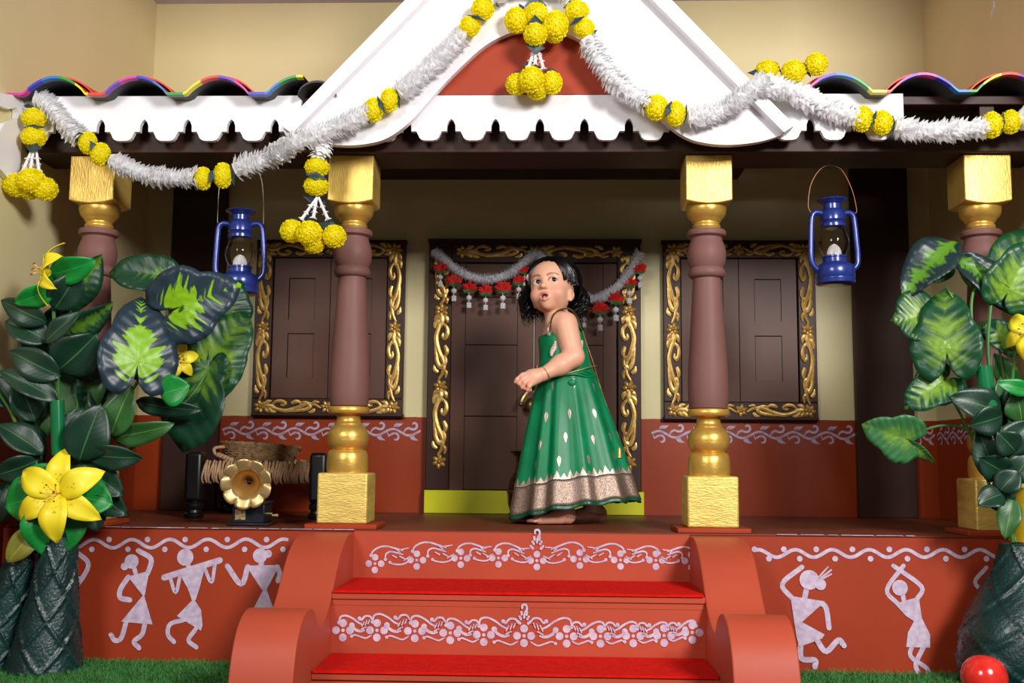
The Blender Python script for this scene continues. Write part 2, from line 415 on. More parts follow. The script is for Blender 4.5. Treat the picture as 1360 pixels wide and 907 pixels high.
def riser_paint(flowers, Y, parent, style):
    ctr = style['c']
    for i, (fx, fy) in enumerate(flowers):
        m = MB(); k = (Y - CAM.y) / FPX
        v = at(fx, fy, Y); c = Vector((v.x, v.z)); d = style['d'] * k; r = style['r'] * .84 * k
        for a in (0, 90, 180, 270): m.disk((c.x + d * math.cos(R(a)), c.y + d * math.sin(R(a))), r, Y, 14)
        m.disk(c, r * .45, Y, 10)
        nxt = None
        if fx < ctr and i + 1 < len(flowers): nxt = flowers[i + 1]
        if fx > ctr: nxt = flowers[i - 1]
        if nxt:
            v2 = at(nxt[0], nxt[1], Y); P = v2.x - c.x; S = abs(P); dz = v2.z - v.z
            for pts, wd in style['u']:
                q = [Vector((c.x + a * P, c.y + b * S + a * dz, 0)) for a, b in pts]
                q = catmull(q, 5) if len(q) > 2 else q
                nn = len(q); ww = [wd * .74 * k * (.55 + .45 * min(1, 4 * min(j, nn - 1 - j) / nn + .35)) for j in range(nn)]
                m.stroke([(z.x, z.y) for z in q], ww, Y)
                if len(pts) > 3: m.disk((q[0].x, q[0].y), wd * k * .75, Y, 10)
        else:
            if abs(fx - ctr) < 20:
                s = S0 * k
                for sg in (-1, 1):
                    for j in range(3):
                        m.stroke([(c.x + sg * s * (.10 - .02 * j), c.y + s * (.30 + .11 * j)), (c.x + sg * s * (.16 - .045 * j), c.y + s * (.36 + .11 * j))], 3.2 * k, Y)
                q = catmull([Vector((c.x + s * a, c.y + s * b, 0)) for a, b in ((0, .45), (.02, .56), (.07, .66), (.04, .76), (-.04, .75), (-.05, .68))], 4)
                m.stroke([(z.x, z.y) for z in q], 2.8 * k, Y)
        o = m.build('painted_flower_vine', 'paint', parent, smooth=False); o.location = (0, 0, 0)
S0 = 52
riser_paint([(498, 748.5), (553.5, 743.8), (612, 741.4), (662, 741), (713, 744.5), (770, 742.5), (824, 743.7), (871, 744), (918, 745)], -.0075, r0,
            dict(c=713, d=8.2, r=5.2, u=[(((-.095, .2), (-.05, .30), (.10, .38), (.27, .385), (.45, .33), (.66, .25)), 3.2), (((.25, .08), (.26, .2), (.36, .25), (.5, .22), (.66, .16)), 3.0),
                 (((.36, .0), (.43, -.04), (.6, -.07), (.75, -.04), (.88, .06)), 2.8), (((.62, .28), (.80, .30)), 3.0), (((.42, .16), (.52, .10)), 3.4), (((.60, .12), (.72, .05)), 3.4), (((.70, .02), (.84, .10)), 3.2), (((.5, .30), (.6, .22)), 3)]))
riser_paint([(455.5, 837), (500.7, 837), (551, 838), (598, 840.5), (642.5, 843), (696, 844.3), (752.5, 845), (797.5, 845), (841, 844.5), (882, 844), (919.5, 840)], Y1 + .0045, r1,
            dict(c=696, d=9.2, r=6.1, u=[(((-.12, .22), (-.08, .38), (.08, .42), (.28, .34), (.45, .22), (.58, .16)), 3.6), (((.26, .14), (.34, .04), (.48, -.02), (.62, .0)), 5.2),
                 (((.26, -.17), (.36, -.13), (.52, -.18), (.68, -.22), (.84, -.14)), 3.0), (((.48, .34), (.54, .30), (.64, .40), (.78, .40), (.86, .30)), 3.6), (((.56, .12), (.62, .24)), 3.4), (((.66, .16), (.70, .28)), 3.4), (((.74, .2), (.78, .30)), 3.4), (((.56, .04), (.68, .10)), 3.6)]))
def carpet(y0, y1, z, lab):
    m = MB(); n = 40
    for j in range(n + 1):
        x = SX0 + .004 + (SX1 - SX0 - .008) * j / n
        dz = .0015 * math.sin(j * .7) + .001 * math.sin(j * 2.1)
        for yy, zz in ((y1, z + .0005), (y1, z + .006), (y0 - .004, z + .006 + max(dz, 0)), (y0 - .005, z + .0008)):
            m.v.append((x, yy, zz))
    for j in range(n):
        for k in range(4): m.f.append((j * 4 + k, j * 4 + (k + 1) % 4, j * 4 + 4 + (k + 1) % 4, j * 4 + 4 + k))
    m.f += [(0, 1, 2, 3), (n * 4 + 3, n * 4 + 2, n * 4 + 1, n * 4)]
    tag(m.build('carpet_strip', 'carpet', None), lab, 'carpet', 'red carpet strips on the stairs')
carpet(Y1, -.008, T1, 'bright red felt carpet strip on the upper stair tread')
carpet(Y2, Y1 + .003, T2, 'bright red felt carpet strip on the lower stair tread')

# ------------------------------------------------------------------ pillars
def make_pillar():
    t = empty('pillar')
    MB().box(-.103, .103, -.088, .088, 0, .014).build('base_pad', 'rust', t, bevel=.003)
    # plinth block with a softly crowned top edge
    h0, h1, a = .014, .158, .0725
    MB().box(-a, a, -.07, .07, h0, h1).build('plinth', 'gold_plinth', t, bevel=.006, seg=3)
    MB().lathe([(.058, h1 - .004), (.0605, .170), (.0605, .196), (.058, .214), (.053, .223), (.046, .225), (.050, .228), (.0575, .240), (.0605, .254), (.0600, .257), (.0605, .260), (.058, .275), (.050, .290), (.041, .296),
                (.041, .301), (.036, .304), (.0345, .312), (.0345, .326), (.038, .329), (.058, .331), (.0605, .336), (.0605, .344), (.057, .350), (.04, .352)], n=36).build('turned_base', 'gold', t, angle=50)
    MB().lathe([(.04, .350), (.0545, .353), (.0565, .362), (.0585, .39), (.0585, .43), (.0565, .48), (.053, .54), (.049, .60), (.0455, .66), (.0425, .71), (.0405, .735),
                (.047, .737), (.0525, .742), (.0545, .751), (.0525, .760), (.048, .766), (.050, .770), (.055, .785), (.0572, .803), (.0560, .820), (.0515, .836), (.047, .848), (.0455, .856),
                (.049, .858), (.0565, .862), (.0575, .868), (.0575, .874), (.055, .878), (.040, .879)], n=40).build('shaft', 'brown_shaft', t, angle=50)
    MB().lathe([(.038, .878), (.0385, .884), (.0415, .887), (.0415, .893), (.0385, .896), (.0385, .902), (.043, .905), (.0445, .911), (.050, .915), (.0565, .925), (.0595, .938), (.0595, .950), (.056, .955)], n=36).build('turned_neck', 'gold', t, angle=50)
    m = MB(); hw = .0675; n = 12
    bot = [(-hw + 2 * hw * k / n, .957 - .010 * math.sin(math.pi * k / n)) for k in range(n + 1)]
    m.prism(bot + [(hw, 1.092), (-hw, 1.092)], -.067, .067).build('capital', 'gold_cap', t, bevel=.003)
    return t
mk('gold_cap', (224, 188, 96), .38, metal=.45, var=.18, scale=12, bump=.3, bscale=60, stretch=(3, 1, 1))
P0 = make_pillar()
for i, (x, lab) in enumerate(((-1.362, 'brown and gold turned pillar behind the dark-rimmed big leaves, by the pale lily'), (-.587, 'brown and gold turned pillar behind the hanging marigold tassel'),
                              (.466, 'brown and gold turned pillar between the door and the right blue lantern'), (1.268, 'brown and gold turned pillar behind the plant with drooping heart leaves'))):
    o = P0 if i == 0 else copy_tree(P0)
    o.location = (x, .09, PZ); tag(o, lab, 'pillar', 'verandah pillars')

# ------------------------------------------------------------------ beam and roof
bm_ = empty('roof_beam', (0, .08, 1.452), label='long dark brown roof beam resting on the pillar capitals', cat='beam')
def rel(o, p): o.location = -Vector(p.location); return o
rel(MB().box(XL + .002, XR - .002, 0, .178, 1.4525, 1.54).build('beam', 'brown_dark', bm_, bevel=.003), bm_)
rel(MB().box(XL + .002, XR - .002, -.044, .02, 1.578, 1.603).build('purlin', 'brown_dark', bm_, bevel=.002), bm_)
rel(MB().box(-.715, .715, -.03, WY - .004, 1.625, 1.637).build('added_light_blocker', 'brown_dark', bm_, smooth=False), bm_)  # unseen cover added behind the gable to keep light off the upper wall
rel(MB().box(XL + .002, XR - .002, .12, .16, 1.54, 1.58).build('rear_batten', 'brown_dark', bm_), bm_)
for x in (-1.4, -.9, -.35, .2, .8, 1.25): rel(MB().box(x - .02, x + .02, -.03, .15, 1.54, 1.578).build('bracket', 'brown_dark', bm_), bm_)
def tile_sheet(x0, x1, ph, lab):
    t = empty('roof_tile_sheet', (x0, 0, 1.6), label=lab, cat='roof tile', group='moulded roof tile sheets')
    per = .235; n = int((x1 - x0) / per * 24); top = []
    for k in range(n + 1):
        x = x0 + (x1 - x0) * k / n; f = ((x - ph) / per) % 1.0
        z = 1.584 + (.050 * math.sin(math.pi * f / .76) ** .75 if f < .76 else 0)
        top.append((x, z))
    def sheet(dz, y0, y1, rise):
        m = MB()
        for x, z in top:
            m.v += [(x, y0, z + dz), (x, y1, z + dz + rise)]
        for k in range(n): m.f.append((2 * k, 2 * k + 2, 2 * k + 3, 2 * k + 1))
        return m
    yb = WY - .01
    up = sheet(.006, -.13, yb, .09); rel(up.build('top_skin', 'roof_red', t), t)
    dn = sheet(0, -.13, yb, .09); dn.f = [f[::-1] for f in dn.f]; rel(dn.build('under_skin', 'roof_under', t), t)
    bk = MB(); sx_ = .007 if x0 < 0 else -.007
    for x, z in top:
        if x0 + .004 < x + sx_ < x1 - .004: bk.v += [(x + sx_, -.095, z + .0115), (x + sx_, -.095, z + .0165), (x + sx_, .25, z + .048), (x + sx_, .25, z + .043)]
    for k in range(len(bk.v) // 4 - 1):
        for j in range(4): bk.f.append((k * 4 + j, k * 4 + (j + 1) % 4, k * 4 + 4 + (j + 1) % 4, k * 4 + 4 + j))
    rel(bk.build('overlapping_sheet', 'roof_red', t), t)
    # striped tape wrapped round the front edge
    cols = [(214, 60, 160), (60, 60, 200), (40, 120, 200), (40, 150, 60), (230, 220, 30), (230, 60, 40), (120, 60, 190)]
    if 'tape0' not in MATS:
        for i, c in enumerate(cols): mk('tape%d' % i, c, .4, var=.03)
    acc = 0; L_ = [0]
    for k in range(n): acc += math.hypot(top[k + 1][0] - top[k][0], top[k + 1][1] - top[k][1]); L_.append(acc)
    run = None
    def flush():
        if run and run[1].v: rel(run[1].build('edge_tape', 'tape%d' % run[0], t), t)
    for k in range(n):
        i = int(L_[k] / .052) % 7
        if run is None or run[0] != i: flush(); run = (i, MB())
        (xa, za), (xb, zb) = top[k], top[k + 1]; m = run[1]; o = len(m.v)
        if o == 0: m.v += [(xa, -.110, za + .0066), (xa, -.1315, za + .0066), (xa, -.1315, za - .0004), (xa, -.110, za - .0004)]; o = 4
        m.v += [(xb, -.110, zb + .0066), (xb, -.1315, zb + .0066), (xb, -.1315, zb - .0004), (xb, -.110, zb - .0004)]
        for j in range(3): m.f.append((o - 4 + j, o - 3 + j, o + 1 + j, o + j))
    flush()
tile_sheet(XL + .003, -.70, -1.505, 'red wavy roof tile sheet with rainbow taped edge above the left scalloped fascia')
tile_sheet(.70, XR - .003, .715, 'red wavy roof tile sheet with rainbow taped edge above the bare beam end')
rt = MB(); pts = []
for k in range(13):
    a = math.pi * k / 12
    pts.append((-.665 - .055 * math.cos(a), 1.586 + .042 * math.sin(a)))
for x, z in pts: rt.v += [(x, -.105, z), (x, -.105, z + .006), (x, .5, z + .076), (x, .5, z + .07)]
for k in range(12):
    for j in range(4): rt.f.append((k * 4 + j, k * 4 + (j + 1) % 4, k * 4 + 4 + (j + 1) % 4, k * 4 + 4 + j))
rt.f += [(0, 3, 2, 1), (48, 49, 50, 51)]
tag(rt.build('ridge_tile', 'roof_under', None), 'small black curved roof tile beside the white gable', 'roof tile')

# scalloped fascia boards
FZT, FZ1, FZ2, FZA = 1.604, 1.470, 1.497, 1.534
def fascia(x0, x1, ph, lab):
    P = .1275; poly = []
    k0 = math.floor((x0 - ph) / P) - 1; x = None; pts = []
    def unit(c):   # c: arch centre
        a = .0125; s = .027
        u = [(c - P / 2, FZ1)]
        u += [(c - P / 2 + .012, FZ1)] + [(c - P / 2 + .012 + .019 * math.sin(t), FZ1 + .019 * (1 - math.cos(t))) for t in (.5, 1.0, 1.4)] + [(c - s, FZ2)]
        u += [(c - a, FZ2), (c - a, FZ2 + .004), (c - a + .0005, FZ2 + .018), (c - a * .6, FZ2 + .030), (c, FZA)]
        return u + [(2 * c - q[0], q[1]) for q in reversed(u[:-1])]
    c = ph + k0 * P
    while c < x1 + P:
        pts += unit(c); c += P
    pts = [q for q in pts if x0 < q[0] < x1]
    pts = [(x0, pts[0][1])] + pts + [(x1, pts[-1][1])]
    poly = pts + [(x1, FZT), (x0, FZT)]
    # strip mesh: quads between lower outline and top edge
    m = MB(); q = pts; n = len(q)
    for yy in (-.062, -.046):
        for a in q: m.v += [(a[0], yy, a[1]), (a[0], yy, FZT)]
    for i in range(n - 1):
        if q[i + 1][0] - q[i][0] < 1e-6: continue
        m.f.append((2 * i, 2 * i + 2, 2 * i + 3, 2 * i + 1)); o = 2 * n
        m.f.append((o + 2 * i, o + 2 * i + 1, o + 2 * i + 3, o + 2 * i + 2))
    for i in range(n - 1):
        m.f.append((2 * i, 2 * n + 2 * i, 2 * n + 2 * i + 2, 2 * i + 2)); m.f.append((2 * i + 1, 2 * i + 3, 2 * n + 2 * i + 3, 2 * n + 2 * i + 1))
    m.f += [(0, 1, 2 * n + 1, 2 * n), (2 * n - 2, 4 * n - 2, 4 * n - 1, 2 * n - 1)]
    return tag(m.build('scalloped_fascia_board', 'white', None, smooth=False), lab, 'fascia', 'white scalloped fascia boards')
ac = at(134, 170, -.062).x
fascia(XL + .004, -.72, ac, 'white scalloped fascia board hanging below the left wavy tile sheet')
ac2 = at(717, 170, -.062).x
fascia(-.52, .42, ac2, 'white scalloped fascia board below the rust red gable panel')
ac3 = at(1077, 170, -.062).x
fascia(.60, at(1200, 150, -.062).x, ac3, 'short white scalloped fascia board ending at the bare brown beam')
# bracket on the left wall
bp_ = [(-.064, 1.603), (-.20, 1.565), (-.20, 1.530), (-.15, 1.536), (-.105, 1.556), (-.094, 1.545), (-.094, 1.528), (-.12, 1.512), (-.165, 1.49), (-.2, 1.44), (-.19, 1.36), (-.12, 1.34), (-.064, 1.365)]
mb_ = MB(); mb_.prismx([(a, b) for a, b in bp_], XL + .002, XL + .02)
tag(mb_.build('wall_bracket', 'white', None, smooth=False), 'white cut-out bracket board on the left wall beside the marigold tassel', 'bracket')

# gable
GY = -.095
gp = lambda x, y, Y=GY: (lambda v: (v.x, v.z))(at(x, y, Y))
gab = empty('gable', (-.04, GY, 1.6), label='white gable board with arched cut-out and raised sloping edges', cat='gable')
curve = [(392, 181), (420, 189), (455, 193), (487, 191), (515, 183), (545, 161), (578, 124), (610, 91), (645, 60), (680, 43), (713, 38)]
cL = [gp(*q) for q in curve]; xc = gp(713, 38)[0]
cL = [(v.x, v.y) for v in catmull([Vector((a, b, 0)) for a, b in cL], 4)]
cR = [(2 * xc - a, b) for a, b in reversed(cL[:-1])]
apex = (xc, gp(713, -172)[1])
out = cL + cR
m = MB(); n = len(out)
# quad strip between lower curve and the sloping top edge
eL = gp(380, 172); sl = (apex[1] - eL[1]) / (apex[0] - eL[0])
tops = [(a, apex[1] - sl * abs(a - xc)) for a, b in out]
for yy in (GY, GY + .024):
    for a, b in zip(out, tops): m.v += [(a[0], yy, min(a[1], b[1] - .002)), (b[0], yy, b[1])]
o2 = 2 * n
for i in range(n - 1):
    m.f += [(2 * i, 2 * i + 2, 2 * i + 3, 2 * i + 1), (o2 + 2 * i, o2 + 2 * i + 1, o2 + 2 * i + 3, o2 + 2 * i + 2), (2 * i, o2 + 2 * i, o2 + 2 * i + 2, 2 * i + 2), (2 * i + 1, 2 * i + 3, o2 + 2 * i + 3, o2 + 2 * i + 1)]
m.f += [(0, 1, o2 + 1, o2), (2 * n - 2, o2 + 2 * n - 2, o2 + 2 * n - 1, 2 * n - 1)]
rel(m.build('gable_board', 'white', gab), gab)
for sg in (-1, 1):
    wv = .062
    q = [(xc + sg * (apex[0] - eL[0]) * 1.006, eL[1] - .002), (xc, apex[1] + .004), (xc, apex[1] - wv), (xc + sg * ((apex[0] - eL[0]) - .026), eL[1] - .022)]
    if sg > 0: q = q[::-1]
    rel(MB().prism(q, GY - .034, GY + .03).build('sloping_edge', 'white', gab, smooth=False, bevel=.002), gab)
q = [gp(560, 128, GY + .03), gp(868, 128, GY + .03), gp(868, 60, GY + .03), gp(790, 20, GY + .03), gp(640, 20, GY + .03), gp(560, 60, GY + .03)]
rel(MB().prism([(a, max(b, 1.604)) for a, b in q], GY + .028, GY + .05).build('back_panel', 'rust', gab, smooth=False), gab)
# ------------------------------------------------------------------ carved door and windows
def flower_mesh():
    m = MB()
    for k in range(6):
        a = R(60 * k + 30)
        M_ = Matrix.Rotation(-a, 3, 'Y')
        m.ell((.0115 * math.cos(a), 0, .0115 * math.sin(a)), (.0085, .0055, .0062), 8, 6, M_)
        m.ell((.013 * math.cos(a), -.004, .013 * math.sin(a)), (.004, .003, .0022), 6, 4, M_)
    m.ell((0, -.003, 0), (.0055, .006, .0055), 8, 6)
    return m.mesh('gold_flower', 'gold_carving')
def scroll_mesh():
    # runs along +z from 0 to 1 (scaled), spine in x-z, raised towards -y
    m = MB()
    def tb(pts, r, fl=.75):
        q = catmull([Vector((x, -.002, z)) for x, z in pts], 5); n = len(q)
        rr = [r * (.35 + .65 * math.sin(math.pi * min(1, (j + 1) / (n + .0) * .9 + .08))) for j in range(n)]
        m.tube(q, [a * 1.22 for a in rr], 7, flat=fl, up=(0, -1, 0))
    L_ = .150
    tb([(-.004, .01), (.006, .03), (.012, .055), (.004, .085), (-.008, .108), (-.006, .130), (.004, .146)], .0058)
    tb([(.011, .045), (.012, .078), (.009, .104), (.0, .118), (-.010, .112), (-.012, .100), (-.005, .094), (.0, .099)], .0052)
    tb([(-.010, .070), (-.015, .083), (-.012, .095)], .0055)
    tb([(-.004, .020), (-.014, .030), (-.016, .044), (-.010, .054), (-.004, .050), (-.005, .042)], .0050)
    tb([(.004, .012), (.014, .020), (.016, .032)], .0052)
    tb([(-.006, .004), (-.014, .010), (-.016, .020)], .0052)
    tb([(.002, .002), (.011, .006), (.017, .014)], .0048)
    tb([(.006, .130), (.014, .124), (.016, .114)], .0046)
    tb([(-.006, .124), (-.014, .130), (-.013, .142)], .0046)
    tb([(.0, .0), (-.002, .014), (.002, .03)], .0060)
    return m.mesh('gold_scroll', 'gold_carving')
FLW, SCR = flower_mesh(), scroll_mesh()
def carve(parent, p0, p1, n, Y, flip=False, width=1.28):
    """n scrolls with flowers at every node between p0 and p1 (x,z) on the plane y=Y"""
    p0, p1 = Vector(p0), Vector(p1); d = (p1 - p0) / n; a = math.atan2(d.x, d.y)
    for k in range(n):
        s = p0 + d * k; L_ = d.length
        o = obj('gold_scroll', SCR, parent); f = (L_ - .030) / .150
        o.location = (s.x + d.x / L_ * .015, Y, s.y + d.y / L_ * .015); o.rotation_euler = (0, a, 0); o.scale = ((-1 if flip else 1) * width, 1, f)
def flower(parent, x, z, Y, s=1.0):
    o = obj('gold_flower', FLW, parent, (x, Y, z)); s *= 1.15; o.scale = (s, s, s); o.rotation_euler = (0, random.uniform(0, 1), 0)
def window(n_, x0, x1, z0, z1, lab):
    # coordinates relative to the empty at the window's bottom centre on the wall
    cx = (x0 + x1) / 2; t = empty('window_%d' % n_, (cx, WY, z0)); struct(t, lab)
    w2 = (x1 - x0) / 2; h = z1 - z0; fw = .066
    for nm, b in (('frame_board', (-w2, w2, 0, fw)), ('frame_board', (-w2, w2, h - fw, h)), ('frame_board', (-w2, -w2 + fw, fw, h - fw)), ('frame_board', (w2 - fw, w2, fw, h - fw))):
        MB().box(b[0], b[1], -.034, -.001, b[2], b[3]).build(nm, 'brown_frame', t, bevel=.003)
    for nm, b in (('frame_lip', (-w2 - .004, w2 + .004, -.004, .010)), ('frame_lip', (-w2 - .004, w2 + .004, h - .010, h + .004))):
        MB().box(b[0], b[1], -.024, -.001, b[2], b[3]).build(nm, 'brown_frame', t, bevel=.002)
    iw = w2 - fw - .002; z_0, z_1 = fw + .002, h - fw - .002
    MB().box(-iw, iw, -.012, -.001, z_0, z_1).build('back_board', 'groove', t, smooth=False)
    for sg in (-1, 1):
        xa, xb = (-iw + .001, -.0015) if sg < 0 else (.0015, iw - .001)
        sh = MB(); sw = .056; mid = (z_0 + z_1) / 2 + .005
        for b in ((xa, xb, z_0, z_0 + .075), (xa, xb, z_1 - .075, z_1), (xa, xb, mid - .026, mid + .026), (xa, xa + sw, z_0 + .075, mid - .026), (xb - sw, xb, z_0 + .075, mid - .026), (xa, xa + sw, mid + .026, z_1 - .075), (xb - sw, xb, mid + .026, z_1 - .075)):
            sh.box(b[0], b[1], -.022, -.012, b[2], b[3])
        so = sh.build('shutter', 'brown_door', t, smooth=False)
        for za, zb in ((z_0 + .075, mid - .026), (mid + .026, z_1 - .075)):
            MB().box(xa + sw + .0025, xb - sw - .0008, -.0165, -.012, za + .0008, zb - .003).build('panel', 'brown_door', so, smooth=False)
    Y = -.036; e = fw * .52
    xs = (-w2 + e, w2 - e); zs = (e, h - e)
    for x in xs:
        carve(t, (x, zs[1]), (x, zs[0]), 2, Y, flip=(x > 0))
        for z in (zs[0], (zs[0] + zs[1]) / 2, zs[1]): flower(t, x, z, Y, 1.12)
    for z in zs:
        carve(t, (xs[0], z), (0, z), 1, Y, flip=(z > .3)); carve(t, (xs[1], z), (0, z), 1, Y, flip=(z < .3))
        flower(t, 0, z, Y, 1.05)
    return t
window(1, -1.112, -.544, .714, 1.381, 'carved brown window with gold scrollwork behind the hanging marigold tassel')
window(2, .428, .993, .711, 1.382, 'carved brown window with gold scrollwork beside the right blue lantern')

# door
DX0, DX1, DZ0, DZ1 = -.452, .343, .446, 1.381
door = empty('door_1', ((DX0 + DX1) / 2, WY, PZ)); struct(door, 'carved brown double door with gold scrollwork and a flower swag')
dc = (DX0 + DX1) / 2
B = lambda x0, x1, y0, y1, z0, z1: MB().box(x0 - dc, x1 - dc, y0 - WY, y1 - WY, z0 - PZ, z1 - PZ)
fw = .086
B(DX0, DX0 + fw, .905, .949, DZ0, DZ1).build('frame_board', 'brown_frame', door, bevel=.003)
B(DX1 - fw, DX1, .905, .949, DZ0, DZ1).build('frame_board', 'brown_frame', door, bevel=.003)
B(DX0 + fw, DX1 - fw, .905, .949, DZ1 - fw, DZ1).build('frame_board', 'brown_frame', door, bevel=.003)
B(DX0 - .004, DX1 + .004, .895, .949, DZ1 - .012, DZ1 + .003).build('frame_lip', 'brown_frame', door, bevel=.002)
B(DX0 + fw, DX1 - fw, .935, .949, DZ0, DZ1 - fw).build('back_board', 'groove', door, smooth=False)
tb_ = B(DX0 - .003, DX1 + .008, .90, .949, PZ + .001, DZ0 - .001).build('threshold_board', 'lime_board', door, bevel=.002); tb_['label'] = 'lime yellow threshold board'
hz = [DZ0, .455, .700, .968, 1.12, DZ1 - fw]
for sg in (-1, 1):
    xa, xb = (DX0 + fw + .001, dc - .0035) if sg < 0 else (dc + .0035, DX1 - fw - .001)
    s1 = .052; sh = MB()
    xm0, xm1 = (xa + s1, xb - .058) if sg < 0 else (xa + .058, xb - s1)
    sh.box(xa - dc, xm0 - dc, .920 - WY, .935 - WY, DZ0 - PZ, DZ1 - fw - PZ - .001); sh.box(xm1 - dc, xb - dc, .920 - WY, .935 - WY, DZ0 - PZ, DZ1 - fw - PZ - .001)
    lf = sh.build('door_leaf', 'brown_door', door, smooth=False)
    z_ = [DZ0 + .001, .718, .985, 1.165, DZ1 - fw - .001]
    for a, b in zip(z_[:-1], z_[1:]):
        MB().box(xm0 - dc + .0018, xm1 - dc - .0018, .9215 - WY, .935 - WY, a - PZ + .0018, b - PZ - .0018).build('panel', 'brown_door', lf, smooth=False)
MB().box(-.0014, .0014, .917 - WY, .930 - WY, DZ0 - PZ, DZ1 - fw - PZ - .002).build('edge_strip', 'wire', door)
# brass handle hanging in front of the leaves
hd = MB(); hx = at(703, 538, .90)
def hp(px, py, Y): v = at(px, py, Y); return (v.x - dc, v.y - WY, v.z - PZ)
h1 = MB().ell(hp(706, 539, .895), (.024, .02, .030), 16, 10).build('handle', 'brass_dark', door)
MB().tube(catmull([hp(709, 513, .88), hp(703, 518, .875), hp(696, 527, .87), hp(692, 535, .87)], 5), [.008] + [.0075] * 14 + [.006], 8).build('handle_arm', 'brass', h1)
MB().ell(hp(692, 537, .87), (.010, .009, .009), 10, 8).build('arm_tip', 'brass_dark', h1)
MB().ell(hp(707, 513, .88), (.014, .012, .016), 12, 8).build('black_knob', 'black', h1)
MB().lathe([(.004, 0), (.010, .012), (.007, .03), (.011, .042), (.005, .06), (.003, .075)], c=hp(713, 512, .91), n=10).build('finial', 'brass_dark', h1)
# gold carving on the door frame
Yd = .903 - WY
xl, xr = DX0 + .050 - dc, DX1 - .045 - dc
zt = DZ1 - .045 - PZ
zf = [at(583, y, .90).z - PZ for y in (412, 513, 613)]
for x, fl in ((xl, False), (xr, True)):
    for i, z in enumerate(zf): flower(door, x, z, Yd, 1.2)
    carve(door, (x, zf[0]), (x, zf[2]), 2, Yd, flip=fl, width=1.5)
    carve(door, (x, zt), (x, zf[0]), 1, Yd, flip=fl, width=1.5)
for x in (xl + .075, 0, xr - .09 + .045): flower(door, x, zt, Yd, 1.1)
carve(door, (xl + .075, zt), (0, zt), 1, Yd); carve(door, (0, zt), (xr - .045, zt), 1, Yd, flip=True)

# ------------------------------------------------------------------ dark vase behind the child
vz = at(687, 655, .62)
vs_ = empty('vase', (vz.x + .02, .62, PZ), label='dark brown flared vase standing behind the girl near the door', cat='vase')
MB().lathe([(.030, .001), (.040, .01), (.052, .05), (.054, .09), (.046, .13), (.026, .165), (.020, .185), (.024, .205), (.042, .222), (.046, .228), (.040, .229), (.018, .2)], n=24).build('body', 'vase_brown', vs_)
MB().lathe([(.053, .085), (.0565, .088), (.0565, .094), (.053, .097)], n=24, caps=False).build('band', 'brass_dark', vs_)

# ------------------------------------------------------------------ lanterns
def make_lantern():
    t = empty('lantern')
    MB().lathe([(.0, 0), (.052, 0), (.056, .003), (.057, .012), (.0555, .014), (.0555, .018), (.057, .020), (.0565, .048), (.052, .056), (.040, .063), (.034, .066), (.034, .078), (.037, .080), (.037, .084), (.030, .086)], n=32).build('tank', 'lantern_blue', t)
    MB().lathe([(.031, .084), (.040, .100), (.045, .118), (.044, .135), (.036, .160), (.031, .172), (.0295, .172), (.0345, .160), (.0425, .135), (.0435, .118), (.0385, .101), (.0295, .085)], n=28, caps=False).build('glass_globe', 'glass', t)
    MB().lathe([(.020, .086), (.021, .098), (.016, .110), (.009, .118), (.0, .122)], n=18).build('bulb', 'flame', t)
    MB().lathe([(.033, .170), (.036, .172), (.036, .180), (.031, .184), (.033, .190), (.036, .192), (.036, .214), (.031, .222), (.026, .226), (.026, .240), (.030, .244), (.044, .252), (.045, .255), (.030, .254), (.012, .252), (.0, .252)], n=28).build('chimney', 'lantern_blue', t)
    for sg in (-1, 1):
        MB().tube(catmull([(sg * .034, 0, .214), (sg * .052, 0, .216), (sg * .063, 0, .206), (sg * .067, 0, .180), (sg * .070, 0, .130), (sg * .072, 0, .085), (sg * .069, 0, .062), (sg * .060, 0, .050), (sg * .052, 0, .044)], 4), .0085, 10).build('side_tube', 'lantern_blue', t)
        MB().tube([(sg * .058, 0, .212), (sg * .067, 0, .214)], .006, 8).build('handle_lug', 'lantern_blue', t)
    return t
for i, (px, py, hh, lab, wpts, mt) in enumerate((
        (1110, 378, .098, 'blue kerosene lantern hanging on a copper wire before the dark board', [(-.066, .214), (-.074, .24), (-.060, .285), (-.02, .33), (.03, .325), (.062, .27), (.075, .225), (.067, .214)], 'wire_copper'),
        (318, 391, .095, 'blue kerosene lantern hanging behind the large dark leaf', [(-.066, .214), (-.068, .235), (-.060, .30), (-.02, .345), (.02, .345), (.06, .30), (.068, .235), (.066, .214)], 'wire'))):
    o = make_lantern(); v = at(px, py, hh); o.location = (v.x, hh, v.z); o.rotation_euler = (0, R(-1.2), R(8))
    top = 1.452 - v.z
    wp = [(x, 0, z * (top / .345 if z > .25 else 1)) for x, z in wpts]
    MB().tube(catmull(wp, 6), .0010, 5).build('wire_handle', mt, o)
    tag(o, lab, 'lantern', 'blue hanging lanterns')

# ------------------------------------------------------------------ rope cot, tray, gramophone
cot = empty('rope_cot', (-.965, .56, PZ + .001), label='small black legged cot with a rope wound frame', cat='cot')
def cot_leg(x, y, h=.215):
    m = MB(); a = .028
    m.lathe([(.0, 0), (.030, 0), (.033, .006), (.033, .014), (.026, .018), (.024, .026), (.030, .034), (.030, .046), (.024, .052), (.030, .056)], c=(x, y, 0), n=18)
    m.build('turned_foot', 'black', cot)
    MB().box(x - a, x + a, y - a, y + a, .054, h).build('leg', 'black', cot, bevel=.012, seg=3)
XA, XB, YA, YB = -.195, .215, -.10, .26
for x in (XA, XB):
    for y in (YA, YB): cot_leg(x, y)
for (a, b) in (((XA, YA), (XB, YA)), ((XA, YB), (XB, YB)), ((XA, YA), (XA, YB)), ((XB, YA), (XB, YB))):
    MB().tube([(a[0], a[1], .152), (b[0], b[1], .152)], .018, 10).build('rail', 'black', cot)
